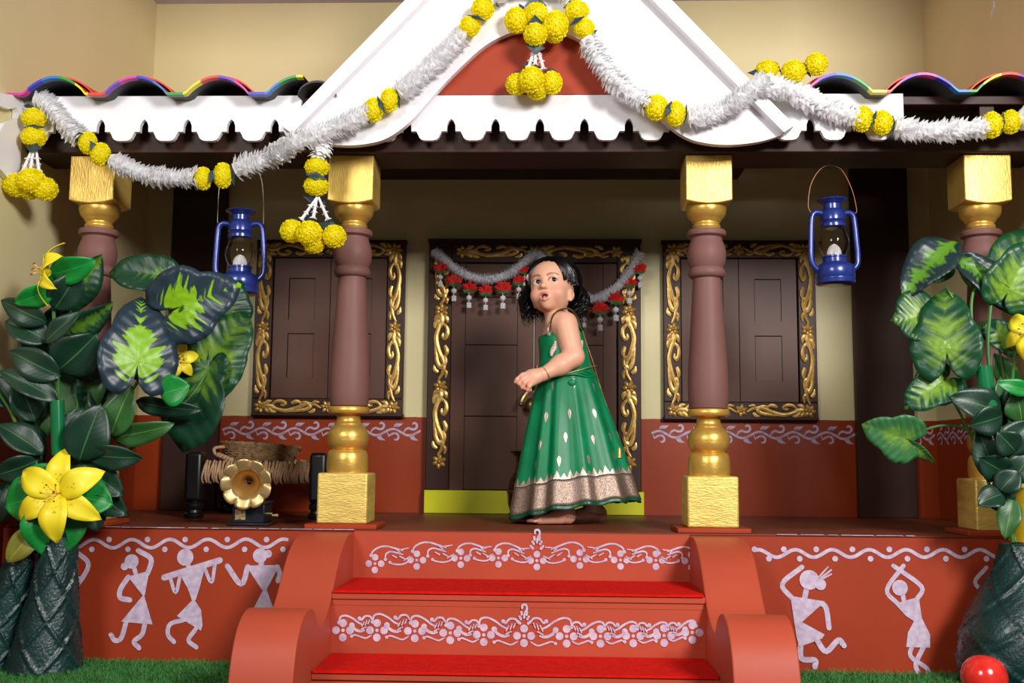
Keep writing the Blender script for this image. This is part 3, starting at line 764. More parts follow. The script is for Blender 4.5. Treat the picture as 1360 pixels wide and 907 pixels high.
def wrap(p, q, n, r):
    m = MB(); p, q = Vector(p), Vector(q); d = (q - p); u = d.normalized(); s = Vector((0, 0, 1)); t = u.cross(s)
    for k in range(n):
        c = p + d * ((k + .5) / n); rr = r * random.uniform(.94, 1.06); tw = random.uniform(-.006, .006)
        pts = [c + (s * math.cos(a) * 1.35 + t * math.sin(a)) * rr + u * (tw * math.cos(a) + .003 * math.sin(a * 2)) for a in [2 * math.pi * j / 12 for j in range(13)]]
        m.tube(pts, d.length / n * .5, 5, cap=False)
    o = m.build('rope_winding', 'rope', cot); o['kind'] = 'stuff'
wrap((XA + .03, YA, .150), (XB - .028, YA, .150), 46, .026)
wrap((XA + .03, YB, .150), (XB - .028, YB, .150), 30, .026)
wb = MB()
for k in range(30):
    x = XA + .03 + (XB - XA - .06) * k / 29
    wb.tube([(x, YA, .172 + .002 * (k % 2)), (x + .006, YB, .172 + .002 * ((k + 1) % 2))], .004, 5)
for k in range(20):
    y = YA + .02 + (YB - YA - .04) * k / 19
    wb.tube([(XA + .02, y, .169), (XB - .02, y, .169)], .004, 5)
wo = wb.build('rope_bed', 'rope', cot); wo['kind'] = 'stuff'
# woven tray on the cot
tr = empty('woven_tray', (-.99, .62, PZ + .184), label='round woven cane tray lying on the rope cot', cat='tray')
m = MB()
for k in range(8):
    r = .088 + .018 * k / 7; z = .008 + .046 * k / 7
    for j in range(2):
        pts = [Vector((1.28 * (r + .002 * math.sin(a * 9 + k + j * 3)) * math.cos(a), r * math.sin(a), z + .0035 * math.sin(a * 12 + k * 2.1 + j * 3.1) + .010 * math.cos(a + 2.4) * k / 7)) for a in [2 * math.pi * i / 48 for i in range(49)]]
        m.tube(pts, .0038, 5, cap=False)
m.lathe([(.0, .004), (.085, .004), (.088, .012), (.0, .010)], n=28, M=Matrix.Diagonal((1.28, 1, 1)))
m.build('tray_body', 'basket', tr)
m = MB(); m.tube(catmull([(-.105, -.06, .05), (-.135, -.075, .045), (-.132, -.085, .028), (-.11, -.09, .015), (-.09, -.10, .008), (-.085, -.11, .002)], 5), .0055, 6)
for k in range(5): m.ell((-.118 + .012 * k, -.087 - .005 * k, .022 - .004 * k), (.011, .010, .009), 8, 6)
m.build('twisted_handle', 'rope', tr)
# gramophone
gv = at(335, 694, .15)
gr = empty('gramophone', (gv.x, .15, PZ), label='small brass horn gramophone on a black box beside the cot', cat='gramophone')
MB().box(-.062, .062, -.055, .055, .001, .009).build('foot_board', 'navy', gr, bevel=.003)
MB().box(-.047, .047, -.046, .046, .009, .066).build('box', 'navy', gr, bevel=.002)
MB().box(-.053, .053, -.050, .050, .062, .070).build('lid', 'navy', gr, bevel=.003)
MB().box(-.038, -.008, -.0485, -.046, .018, .048).build('plate', 'brass_plate', gr)
MB().tube([(.047, -.02, .035), (.064, -.02, .035), (.064, -.02, .030), (.082, -.02, .030)], [.003, .003, .003, .005], 8).build('crank', 'brass', gr)
MB().tube(catmull([(.02, .03, .066), (.025, .045, .10), (.01, .03, .135), (-.01, -.01, .14)], 5), [.006 + .006 * k / 15 for k in range(16)], 10).build('horn_neck', 'brass_dark', gr)
def horn():
    m = MB(); nr = 12; ns = 72; prof_ = [(.010, -.035), (.013, -.015), (.020, .0), (.030, .012), (.039, .020), (.041, .0215), (.050, .026), (.058, .0295), (.066, .0325), (.072, .0345)]
    for i, (r, z) in enumerate(prof_):
        for k in range(ns):
            a = 2 * math.pi * k / ns; w_ = 0
            if i >= 5:
                f = (i - 5) / (len(prof_) - 6); l = abs(math.sin(a * 4.5)); w_ = f
                rr = r * (1 + .07 * f * (l ** .6 - .6)); zz = z - .012 * f * (1 - l ** .45)
            else: rr, zz = r, z
            m.v.append((rr * math.cos(a), rr * math.sin(a), zz))
    for i in range(len(prof_) - 1):
        for k in range(ns): m.f.append((i * ns + k, i * ns + (k + 1) % ns, (i + 1) * ns + (k + 1) % ns, (i + 1) * ns + k))
    return m
hv = at(327, 641, .07)
hmesh = horn(); th_ = MB(); th_.v = hmesh.v[:72 * 6]; th_.f = hmesh.f[:72 * 5]; hmesh.f = hmesh.f[72 * 5:]
ho = obj('horn', hmesh.mesh('horn', 'brass', angle=60), gr)
to_ = th_.build('throat', 'horn_gold', ho)
sd = ho.modifiers.new('solid', 'SOLIDIFY'); sd.thickness = .0015
ho.location = (hv.x - gv.x, -.065, hv.z - PZ); ho.rotation_euler = (R(97), R(0), R(8))

# ------------------------------------------------------------------ garlands
def pompom_mesh():
    m = MB(); m.ell((0, 0, 0), (.93, .93, .93), 18, 12); n = 380
    for i in range(n):
        z = 1 - 2 * (i + .5) / n; a = i * 2.399963; r = math.sqrt(1 - z * z); nn = Vector((r * math.cos(a), r * math.sin(a), z))
        t = nn.orthogonal().normalized(); b = nn.cross(t); an = random.uniform(0, 6.28)
        u = t * math.cos(an) + b * math.sin(an); w_ = nn.cross(u)
        L_ = random.uniform(.97, 1.05); o = len(m.v)
        m.v += [tuple(nn * .80 - u * .07), tuple(nn * .80 + u * .07), tuple(nn * L_ + u * .085 + w_ * .05), tuple(nn * (L_ + .02) + w_ * .06), tuple(nn * L_ - u * .085 + w_ * .05)]
        m.f.append((o, o + 1, o + 2, o + 3, o + 4))
    return m.mesh('marigold', 'marigold', angle=25)
POM = pompom_mesh()
def pom(parent, px, py, Y, rpx, sq=(1, 1, 1)):
    v = at(px, py, Y); r = rpx * (Y - CAM.y) / FPX
    o = obj('marigold', POM, parent, v - Vector(parent.location)); o.scale = (r * sq[0], r * sq[1], r * sq[2]); o.rotation_euler = (random.uniform(0, 6), random.uniform(-.3, .3), random.uniform(0, 6)) if sq == (1, 1, 1) else (0, 0, 0)
    return o
def leafbit(parent, px, py, Y, s, rot, asp=.7):
    v = at(px, py, Y) - Vector(parent.location); k = s * (Y - CAM.y) / FPX
    m = MB(); a = R(rot)
    q = [(0, 1), (asp, 0), (0, -1), (-asp, 0)]; pts = []
    for x, z in q: pts.append((k * (x * math.cos(a) - z * math.sin(a)), -.004 * (abs(x) > 0), k * (x * math.sin(a) + z * math.cos(a))))
    m.v = [(x, y, z) for x, y, z in pts] + [(x, y + .0012, z) for x, y, z in pts]
    m.f = [(0, 1, 2, 3), (7, 6, 5, 4)] + [(i, i + 4, (i + 1) % 4 + 4, (i + 1) % 4) for i in range(4)]
    o = m.build('leaf', 'leaf_blue', parent, smooth=False); o.location = v; o.rotation_euler = (random.uniform(-.4, .4), 0, random.uniform(-.4, .4))
def petal_rope(parent, pts, rad, mat='petal_white', step=.0066, per=9, name='white_petals', plen=1.0, fwd=.55):
    path = resample(catmull(pts, 10), step); m = MB(); L0 = Vector(parent.location); n = len(path)
    for i, p in enumerate(path):
        d = (path[min(i + 1, n - 1)] - path[max(i - 1, 0)]).normalized(); u = d.orthogonal().normalized(); v = d.cross(u)
        R_ = rad * (1 + .08 * math.sin(i * .37) + random.uniform(-.05, .05))
        for k in range(per):
            a = 2 * math.pi * (k + random.random() * .8) / per + i * .6
            rd = u * math.cos(a) + v * math.sin(a); td = d.cross(rd)
            tip = p + rd * R_ * random.uniform(.86, 1.16) * plen + d * R_ * random.uniform(fwd - .35, fwd + .2)
            b = p + rd * R_ * .25; mid = b.lerp(tip, .58); wd = R_ * random.uniform(.27, .40); o = len(m.v)
            m.v += [tuple(b - L0), tuple(mid + td * wd - rd * R_ * .05 - L0), tuple(tip - L0), tuple(mid - td * wd - rd * R_ * .05 - L0), tuple(mid + rd * R_ * .07 - d * R_ * .05 - L0)]
            m.f += [(o, o + 1, o + 4), (o + 1, o + 2, o + 4), (o + 2, o + 3, o + 4), (o + 3, o, o + 4)]
    core = [q - L0 for q in path[::3]] + [path[-1] - L0]
    if len(core) > 2: m.tube(core, rad * .62, 8)
    o = m.build(name, mat, parent, smooth=False); o['kind'] = 'stuff'
    return o
def seg(parent, pl, rpx=15, **k):
    petal_rope(parent, [at(x, y, Y) for x, y, Y in pl], rpx * 2.88 / FPX, **k)
def gempty(px, py, Y, lab): return empty('garland', at(px, py, Y), label=lab, cat='garland', group='white and yellow flower garlands')
# long garland from the left wall over the gable's left slope
g = gempty(50, 135, -.085, 'white petal and marigold garland swagging from left wall up the gable slope')
seg(g, [(48, 132, -.09), (62, 138, -.09), (80, 157, -.09), (104, 182, -.09)], 16)
pom(g, 117, 190, -.09, 15, (.82, .9, 1.05)); pom(g, 134, 205, -.09, 15.5, (.85, .9, 1.05))
leafbit(g, 106, 183, -.1, 14, 40, .6); leafbit(g, 126, 197, -.105, 13, 35, .5); leafbit(g, 144, 213, -.09, 13, 30, .5)
seg(g, [(148, 212, -.09), (172, 224, -.09), (200, 233, -.09), (230, 236, -.09), (258, 236, -.09)], 15)
pom(g, 270, 237, -.09, 14.5, (.8, .9, 1.1)); pom(g, 296, 233, -.09, 15.5, (.82, .9, 1.15))
leafbit(g, 258, 238, -.09, 16, 5, .3); leafbit(g, 284, 232, -.105, 14, -20, .5); leafbit(g, 309, 232, -.09, 16, 5, .3)
seg(g, [(312, 226, -.09), (335, 217, -.09), (362, 208, -.095), (395, 188, -.15), (430, 175, -.137), (460, 164, -.137), (488, 149, -.137)], 17)
pom(g, 496, 146, -.137, 16, (.85, .9, 1.05)); pom(g, 517, 133, -.137, 15, (.85, .9, 1.1))
leafbit(g, 486, 153, -.136, 15, 20, .3); leafbit(g, 506, 139, -.156, 15, 25, .25); leafbit(g, 528, 131, -.136, 15, 15, .3)
seg(g, [(530, 124, -.137), (548, 110, -.137), (572, 90, -.137), (594, 68, -.137), (612, 50, -.137)], 16.5)
pom(g, 624, 35, -.137, 15.5, (.95, .9, .9)); pom(g, 641, 12, -.137, 17, (.95, .9, .9))
leafbit(g, 616, 44, -.13, 13, 60, .3); leafbit(g, 633, 24, -.156, 15, 65, .25); leafbit(g, 656, 5, -.136, 12, 50, .3)
seg(g, [(650, 0, -.137), (672, -14, -.137), (705, -22, -.137), (740, -15, -.137), (756, -4, -.137)], 15)
# right slope
g = gempty(765, 10, -.137, 'white petal and marigold garland draped over the right slope of the gable')
pom(g, 766, 15, -.137, 17, (1, .9, .85)); pom(g, 776, 38, -.137, 15, (.95, .9, .92))
leafbit(g, 758, 5, -.136, 13, -55, .35); leafbit(g, 766, 28, -.156, 13, -60, .35); leafbit(g, 785, 46, -.136, 12, -50, .35)
seg(g, [(778, 52, -.137), (792, 74, -.137), (808, 98, -.137), (828, 118, -.137), (854, 134, -.137)], 17)
pom(g, 872, 143, -.137, 17, (.95, .9, 1.05)); pom(g, 897, 151, -.137, 16, (.85, .9, 1.1))
leafbit(g, 858, 136, -.137, 16, -20, .35); leafbit(g, 888, 145, -.156, 15, -20, .35); leafbit(g, 910, 152, -.136, 17, -8, .2)
seg(g, [(914, 155, -.137), (935, 154, -.137), (958, 146, -.137), (982, 132, -.156), (1002, 117, -.165), (1014, 108, -.165)], 16)
# right end
g = gempty(1053, 95, -.1, 'white petal and marigold garland running along the bare beam end')
pom(g, 1019, 92, -.13, 16, (1, .9, .75)); pom(g, 1054, 95, -.13, 18, (.95, .9, .85)); pom(g, 1084, 85, -.137, 15.5, (1, .9, 1))
leafbit(g, 1030, 88, -.136, 12, 50, .4); leafbit(g, 1072, 93, -.136, 12, 40, .4); leafbit(g, 1004, 97, -.13, 12, 80, .4)
seg(g, [(1006, 116, -.156), (1026, 115, -.135), (1052, 122, -.136), (1080, 136, -.1), (1108, 148, -.095), (1134, 156, -.09)], 17.5)
pom(g, 1145, 158, -.09, 17, (.9, .9, 1.05)); pom(g, 1171, 163, -.09, 16, (.9, .9, 1.05))
leafbit(g, 1133, 156, -.09, 15, -10, .35); leafbit(g, 1159, 160, -.105, 16, -10, .25); leafbit(g, 1186, 166, -.09, 16, -5, .25)
seg(g, [(1188, 168, -.09), (1215, 173, -.09), (1245, 174, -.09), (1275, 172, -.09), (1303, 170, -.09)], 16.5)
pom(g, 1317, 166, -.09, 17, (.9, .9, 1.05)); pom(g, 1342, 162, -.09, 15.5, (.9, .9, 1.05))
leafbit(g, 1305, 168, -.09, 15, -10, .35); leafbit(g, 1331, 163, -.105, 16, -5, .25)
seg(g, [(1350, 160, -.09), (1368, 156, -.09), (1385, 150, -.09)], 16)
# tassels
def budstem(m, p, q, L0):
    p, q = Vector(p) - L0, Vector(q) - L0
    m.tube([p, p.lerp(q, .5), q], [.0035, .0042, .005], 6); d = (q - p).normalized()
    for k in range(3):
        c = p.lerp(q, .35 + .28 * k)
        for j in range(4):
            a = 6.28 * j / 4 + k; u = d.orthogonal().normalized(); v = d.cross(u); rd = u * math.cos(a) + v * math.sin(a)
            m.tube([c, c + rd * .010 + d * .006], [.003, .0008], 4)
def tassel(px, py, Y, lab, spec):
    t = empty('garland_tassel', at(px, py, Y), label=lab, cat='tassel', group='marigold tassels'); L0 = Vector(t.location)
    for s_ in spec.get('ropes', ()): seg(t, *s_)
    m = MB()
    for a, b in spec['buds']: budstem(m, at(*a, Y), at(*b, Y), L0)
    m.build('bud_stems', 'bud', t)
    for q in spec['poms']: pom(t, q[0], q[1], Y + (q[4] if len(q) > 4 else 0), q[2], q[3] if len(q) > 3 else (1, 1, 1))
    for q in spec['leaves']: leafbit(t, q[0], q[1], Y + (q[5] if len(q) > 5 else .01), q[2], q[3], q[4])
tassel(45, 150, -.1, 'white and marigold tassel hanging beside the left wall', dict(
    poms=[(45, 157, 16.5, (1, .9, .85)), (45, 182, 17, (1, .9, .85)), (22, 246, 18, (1, 1, .9), -.005), (42, 240, 19, (1, 1, .9), -.02), (60, 251, 17, (1, 1, .95), 0), (38, 252, 15, (1, 1, .9), .01)],
    buds=[((43, 198), (28, 232)), ((45, 198), (40, 228)), ((48, 198), (52, 228))], leaves=[(38, 141, 10, 80, .35), (45, 169, 17, 88, .2, -.015), (44, 195, 15, 75, .6, -.01), (12, 233, 10, 80, .4), (68, 240, 12, 70, .4), (30, 232, 10, 80, .5)]))
tassel(421, 215, -.11, 'white and marigold tassel hanging before the second pillar', dict(
    ropes=[([(432, 182, -.118), (428, 195, -.112), (424, 208, -.11)], 15)],
    poms=[(421, 222, 16.5, (1.02, .9, .8)), (420, 247, 17, (1.0, .9, .82)), (388, 307, 16.5, (1, 1, .95)), (411, 310, 18, (1, 1, .95), -.02), (444, 314, 16, (1, 1, .98)), (417, 325, 14, (1, 1, .85), .005)],
    buds=[((421, 262), (400, 292)), ((421, 262), (416, 290)), ((423, 262), (436, 292))], leaves=[(424, 212, 16, 85, .25, 0), (420, 235, 15, 80, .5, -.02), (418, 265, 17, 75, .45), (390, 294, 12, 70, .4), (412, 292, 14, 30, .6), (438, 300, 17, 75, .5)]))
tassel(711, 30, -.13, 'marigold cluster tassel hanging in the arch of the gable', dict(
    poms=[(686, 27, 17, (1, 1, 1.05)), (712, 20, 17, (1, 1, 1)), (738, 34, 18, (1, 1, 1.15), -.01), (711, 46, 16.5, (1, 1, .95), -.03), (736, 45, 14, (1, 1, .9)), (686, 112, 15, (1, 1, 1)), (706, 106, 17.5, (1, 1, 1.05), -.025), (733, 110, 14.5, (1, 1, 1.1)), (713, 121, 14, (1, 1, .85), .005)],
    buds=[((711, 60), (702, 90)), ((711, 60), (711, 86)), ((713, 60), (722, 92))], leaves=[(711, 8, 17, 5, .9), (693, 11, 8, 30, .5), (711, 31, 12, 0, .9, -.025), (711, 62, 14, 85, .7, -.02), (706, 88, 14, 80, .5), (731, 95, 10, 88, .5), (690, 98, 8, 70, .5)]))

# door swag (toran)
to = empty('door_swag', at(711, 338, .885), label='white beaded swag with red flowers hung across the carved door', cat='swag'); L0 = Vector(to.location)
TY = .885
def tseg(pl): petal_rope(to, [at(x, y, TY) for x, y in pl], 8.6 * 3.885 / FPX, mat='petal_white_fine', step=.006, per=12, name='white_petals', fwd=.2)
tseg([(576, 333), (590, 345), (612, 362), (640, 371), (668, 367), (688, 356), (703, 342), (714, 336)])
tseg([(714, 336), (728, 350), (748, 380), (772, 394), (796, 396), (818, 383), (836, 362), (850, 336)])
def redflower(px, py, s):
    v = at(px, py, TY - .01) - L0; k = s * 3.87 / FPX
    f = MB()
    for i in range(14):
        a = R(-10 + 200 * (i + .5) / 14 + random.uniform(-6, 6)); y = random.uniform(-.5, .5); ln = random.uniform(.75, 1.1)
        c = Vector((math.cos(a), y, math.sin(a) * .75)).normalized() * k * ln; n_ = Vector((-math.sin(a), 0, math.cos(a))) * k * .22
        o = len(f.v); b = Vector((0, 0, -k * .2)); mid = c * .6; out = Vector((0, -k * .1, 0))
        f.v += [tuple(b), tuple(mid - n_), tuple(c), tuple(mid + n_), tuple(mid + out)]; f.f += [(o, o + 1, o + 4), (o + 1, o + 2, o + 4), (o + 2, o + 3, o + 4), (o + 3, o, o + 4)]
    fo = f.build('red_flower', 'red_flower', to, smooth=False); fo.location = v
    l = MB()
    for i in range(6):
        a = R(195 + 150 * i / 5); c = Vector((math.cos(a), random.uniform(-.4, .2), math.sin(a) * .7)) * k * .85; n_ = Vector((-math.sin(a), 0, math.cos(a))) * k * .14
        o = len(l.v); b = Vector((0, 0, -k * .1)); l.v += [tuple(b), tuple(c * .6 - n_ + b), tuple(c + b), tuple(c * .6 + n_ + b)]; l.f.append((o, o + 1, o + 2, o + 3))
    l.build('sepal', 'leaf_small', fo, smooth=False)
    d = MB(); d.tube([(0, 0, -k * .5), (0, 0, -k * 1.9)], .0012, 4); d.ell((0, 0, -k * 1.05), (k * .32, k * .32, k * .3), 10, 7)
    for j in range(3):
        for q in range(5): d.ell((k * .17 * math.cos(q * 1.26), k * .17 * math.sin(q * 1.26), -k * (1.72 + .2 * j)), (k * .13, k * .13, k * .13), 6, 5)
    d.build('bead_drop', 'petal_white_fine', fo)
for q in ((585, 357, 11), (603, 374, 12), (623, 383, 12), (645, 387, 11.5), (668, 383, 12.5), (689, 373, 11), (697, 360, 9), (776, 413, 10), (797, 411, 13), (818, 398, 13), (836, 377, 12), (850, 358, 11)): redflower(*q)
# ------------------------------------------------------------------ leaf materials (pattern follows the leaf's own veins)
def vein_leaf(name, rim, heart, thr=.55, tipw=.38, rough=.38, noise=.75, soft=.10):
    m = bpy.data.materials.new(name); m.use_nodes = True; nt = m.node_tree; N = nt.nodes; Lk = nt.links; b = N['Principled BSDF']
    uv = N.new('ShaderNodeUVMap'); sp = N.new('ShaderNodeSeparateXYZ'); Lk.new(uv.outputs[0], sp.inputs[0])
    def math_(op, a, b_=None, c=None):
        n = N.new('ShaderNodeMath'); n.operation = op
        for i, v in enumerate((a, b_, c)):
            if v is None: continue
            if isinstance(v, (int, float)): n.inputs[i].default_value = v
            else: Lk.new(v, n.inputs[i])
        return n.outputs[0]
    th = math_('SUBTRACT', sp.outputs[0], .5); th = math_('ABSOLUTE', th)                  # 0 at tip .. .5 at sinus
    g = math_('MULTIPLY', th, th); g = math_('MULTIPLY', g, -180.0); g = math_('EXPONENT', g)
    cmb = N.new('ShaderNodeCombineXYZ'); Lk.new(math_('MULTIPLY', sp.outputs[0], 34.0), cmb.inputs[0]); Lk.new(math_('MULTIPLY', sp.outputs[1], 1.6), cmb.inputs[1])
    oi = N.new('ShaderNodeObjectInfo'); Lk.new(math_('MULTIPLY', oi.outputs['Random'], 40.0), cmb.inputs[2])
    nz = N.new('ShaderNodeTexNoise'); nz.inputs['Scale'].default_value = 1.0; nz.inputs['Detail'].default_value = 5; Lk.new(cmb.outputs[0], nz.inputs['Vector'])
    nn = math_('MULTIPLY', math_('SUBTRACT', nz.outputs[0], .5), noise * 1.6)
    t = math_('ADD', math_('MULTIPLY_ADD', g, tipw, thr), nn)
    d = math_('SUBTRACT', t, sp.outputs[1])
    mr = N.new('ShaderNodeMapRange'); mr.inputs[1].default_value = -soft; mr.inputs[2].default_value = soft; Lk.new(d, mr.inputs[0])
    n3 = N.new('ShaderNodeTexNoise'); n3.inputs['Scale'].default_value = 9; Lk.new(uv.outputs[0], n3.inputs['Vector'])
    mh = N.new('ShaderNodeMix'); mh.data_type = 'RGBA'; mh.inputs[6].default_value = (*lin(tuple(c * .72 for c in heart)), 1); mh.inputs[7].default_value = (*lin(heart), 1); Lk.new(n3.outputs[0], mh.inputs[0])
    mx = N.new('ShaderNodeMix'); mx.data_type = 'RGBA'; mx.inputs[6].default_value = (*lin(rim), 1); Lk.new(mh.outputs[2], mx.inputs[7]); Lk.new(mr.outputs[0], mx.inputs[0])
    Lk.new(mx.outputs[2], b.inputs['Base Color']); b.inputs['Roughness'].default_value = rough; b.inputs['Specular IOR Level'].default_value = .4
    w_ = N.new('ShaderNodeMath'); w_.operation = 'SINE'; Lk.new(math_('MULTIPLY', sp.outputs[0], 130.0), w_.inputs[0])
    bp = N.new('ShaderNodeBump'); bp.inputs['Strength'].default_value = .22; bp.inputs['Distance'].default_value = .003; Lk.new(math_('MULTIPLY', w_.outputs[0], sp.outputs[1]), bp.inputs['Height']); Lk.new(bp.outputs[0], b.inputs['Normal'])
    MATS[name] = m
vein_leaf('leaf_navy', (34, 52, 64), (146, 204, 24), .53, .42, .36, noise=1.0, soft=.05)
vein_leaf('leaf_heart', (16, 70, 40), (128, 172, 42), .56, .36, .38, noise=1.1, soft=.24)
vein_leaf('leaf_navy_dim', (30, 48, 52), (100, 156, 40), .34, .35, .36, noise=1.1, soft=.14)
vein_leaf('leaf_heart_pale', (52, 110, 62), (130, 176, 60), .36, .45, .45, noise=.9, soft=.25)
vein_leaf('leaf_heart_dark', (20, 62, 40), (96, 142, 40), .30, .35, .4, noise=1.0, soft=.16)
VEINED = ('leaf_navy', 'leaf_navy_dim', 'leaf_heart', 'leaf_heart_pale', 'leaf_heart_dark')
def plain_leaf(name, c, rib, rough=.40):
    m = bpy.data.materials.new(name); m.use_nodes = True; nt = m.node_tree; N = nt.nodes; Lk = nt.links; b = N['Principled BSDF']
    uv = N.new('ShaderNodeUVMap'); sp = N.new('ShaderNodeSeparateXYZ'); Lk.new(uv.outputs[0], sp.inputs[0])
    def M2(op, a, v):
        n = N.new('ShaderNodeMath'); n.operation = op; Lk.new(a, n.inputs[0])
        if v is not None:
            if isinstance(v, float): n.inputs[1].default_value = v
            else: Lk.new(v, n.inputs[1])
        return n.outputs[0]
    u = M2('ABSOLUTE', M2('SUBTRACT', sp.outputs[0], .5), None)
    rb = M2('LESS_THAN', u, .018)
    nz = N.new('ShaderNodeTexNoise'); nz.inputs['Scale'].default_value = 3; Lk.new(uv.outputs[0], nz.inputs['Vector'])
    m1 = N.new('ShaderNodeMix'); m1.data_type = 'RGBA'; m1.inputs[6].default_value = (*lin(tuple(x * .75 for x in c)), 1); m1.inputs[7].default_value = (*lin(tuple(min(255, x * 1.2) for x in c)), 1); Lk.new(nz.outputs[0], m1.inputs[0])
    m2 = N.new('ShaderNodeMix'); m2.data_type = 'RGBA'; Lk.new(rb, m2.inputs[0]); Lk.new(m1.outputs[2], m2.inputs[6]); m2.inputs[7].default_value = (*lin(rib), 1); Lk.new(m2.outputs[2], b.inputs['Base Color'])
    sd_ = M2('SUBTRACT', sp.outputs[1], M2('MULTIPLY', u, .5)); wv = M2('SINE', M2('MULTIPLY', sd_, 70.0), None)
    bp = N.new('ShaderNodeBump'); bp.inputs['Strength'].default_value = .025; bp.inputs['Distance'].default_value = .003; Lk.new(wv, bp.inputs['Height']); Lk.new(bp.outputs[0], b.inputs['Normal'])
    b.inputs['Roughness'].default_value = rough; MATS[name] = m
plain_leaf('leaf_dark', (17, 54, 38), (60, 108, 54))
plain_leaf('leaf_mid', (48, 96, 44), (100, 140, 70))
plain_leaf('leaf_bright', (16, 132, 50), (40, 160, 70), .4)
plain_leaf('leaf_olive', (120, 120, 40), (170, 150, 60), .5)

def leaf(parent, b, t, Yb, Yt, wpx, kind='leaf_dark', tilt=0., fold=.25, curl=.25, heart=False, wave=.03, lobe=.42):
    pb, pt = at(b[0], b[1], Yb), at(t[0], t[1], Yt); L0 = Vector(parent.location)
    a = pt - pb; L_ = a.length; a.normalize(); w_ = wpx * ((Yb + Yt) / 2 - CAM.y) / FPX / L_ * .5
    n0 = (CAM - pb).normalized(); n0 = (n0 - a * n0.dot(a)).normalized()
    if tilt: n0 = Matrix.Rotation(R(tilt), 3, a) @ n0
    l = n0.cross(a)
    m = MB(); seed = random.random() * 10
    if heart:
        nt_, nr = 44, 6
        rmax = []
        for i in range(nt_ + 1):
            th = -math.pi + 2 * math.pi * i / nt_; c = abs(th)
            # radial outline: tip 1, shoulders w_, lobes, sinus
            kx = [0, .12, .35, .7, 1.15, 1.6, 2.0, 2.4, 2.75, 3.0, math.pi]
            kr = [1, .93, .82, max(.60, w_ * .98), w_ * 1.04, w_ * 1.0, w_ * .90 + lobe * .10, w_ * .55 + lobe * .52, lobe * 1.02, lobe * .62, .10]
            r = float(np.interp(c, kx, kr))
            rmax.append((th, r))
        for j in range(nr + 1):
            for th, r in rmax:
                f = j / nr; q = r * f
                x, y = math.sin(th) * q, math.cos(th) * q
                z = fold * abs(x) * .8 - curl * (max(y, 0) ** 2) * .6 - .12 * max(-y, 0) + wave * math.sin(th * 11 + seed) * f * f
                m.v.append(tuple(pb + (l * x + a * y + n0 * z) * L_ - L0)); m.uv.append((.5 + .46 * (1 - min(1, max(0, (y - .7 * abs(x) + .65) / 1.65))), f))
        W = nt_ + 1
        for j in range(nr):
            for i in range(nt_): m.f.append((j * W + i, j * W + i + 1, (j + 1) * W + i + 1, (j + 1) * W + i))
    else:
        nv, nu = 12, 6
        for j in range(nv + 1):
            v = j / nv; hw = w_ * (math.sin(math.pi * min(1, v ** .85)) ** .75) * (1 if v < .98 else .3) + .004
            for i in range(nu + 1):
                u = -1 + 2 * i / nu; x = u * hw
                z = fold * abs(x) - curl * (v - .4) ** 2 * 1.2 + wave * math.sin(v * 9 + seed) * u
                m.v.append(tuple(pb + (l * x + a * v + n0 * z) * L_ - L0)); m.uv.append((.5 + .46 * (1 - max(0, v - .35 * abs(u) * hw)), abs(u)) if kind in VEINED else (u * .5 + .5, v))
        for j in range(nv):
            for i in range(nu): q = j * (nu + 1) + i; m.f.append((q, q + 1, q + nu + 2, q + nu + 1))
    o = m.build('leaf', kind, parent, angle=70)
    s = o.modifiers.new('solid', 'SOLIDIFY'); s.thickness = .0012; s.offset = 0
    return o
def stem(parent, pts, r0, r1=None, mat='stem', name='stem'):
    L0 = Vector(parent.location); p = catmull([at(*q) - L0 for q in pts], 6); n = len(p); r1 = r1 or r0
    return MB().tube(p, [r0 + (r1 - r0) * i / (n - 1) for i in range(n)], 16 if r0 > .015 else 7).build(name, mat, parent)
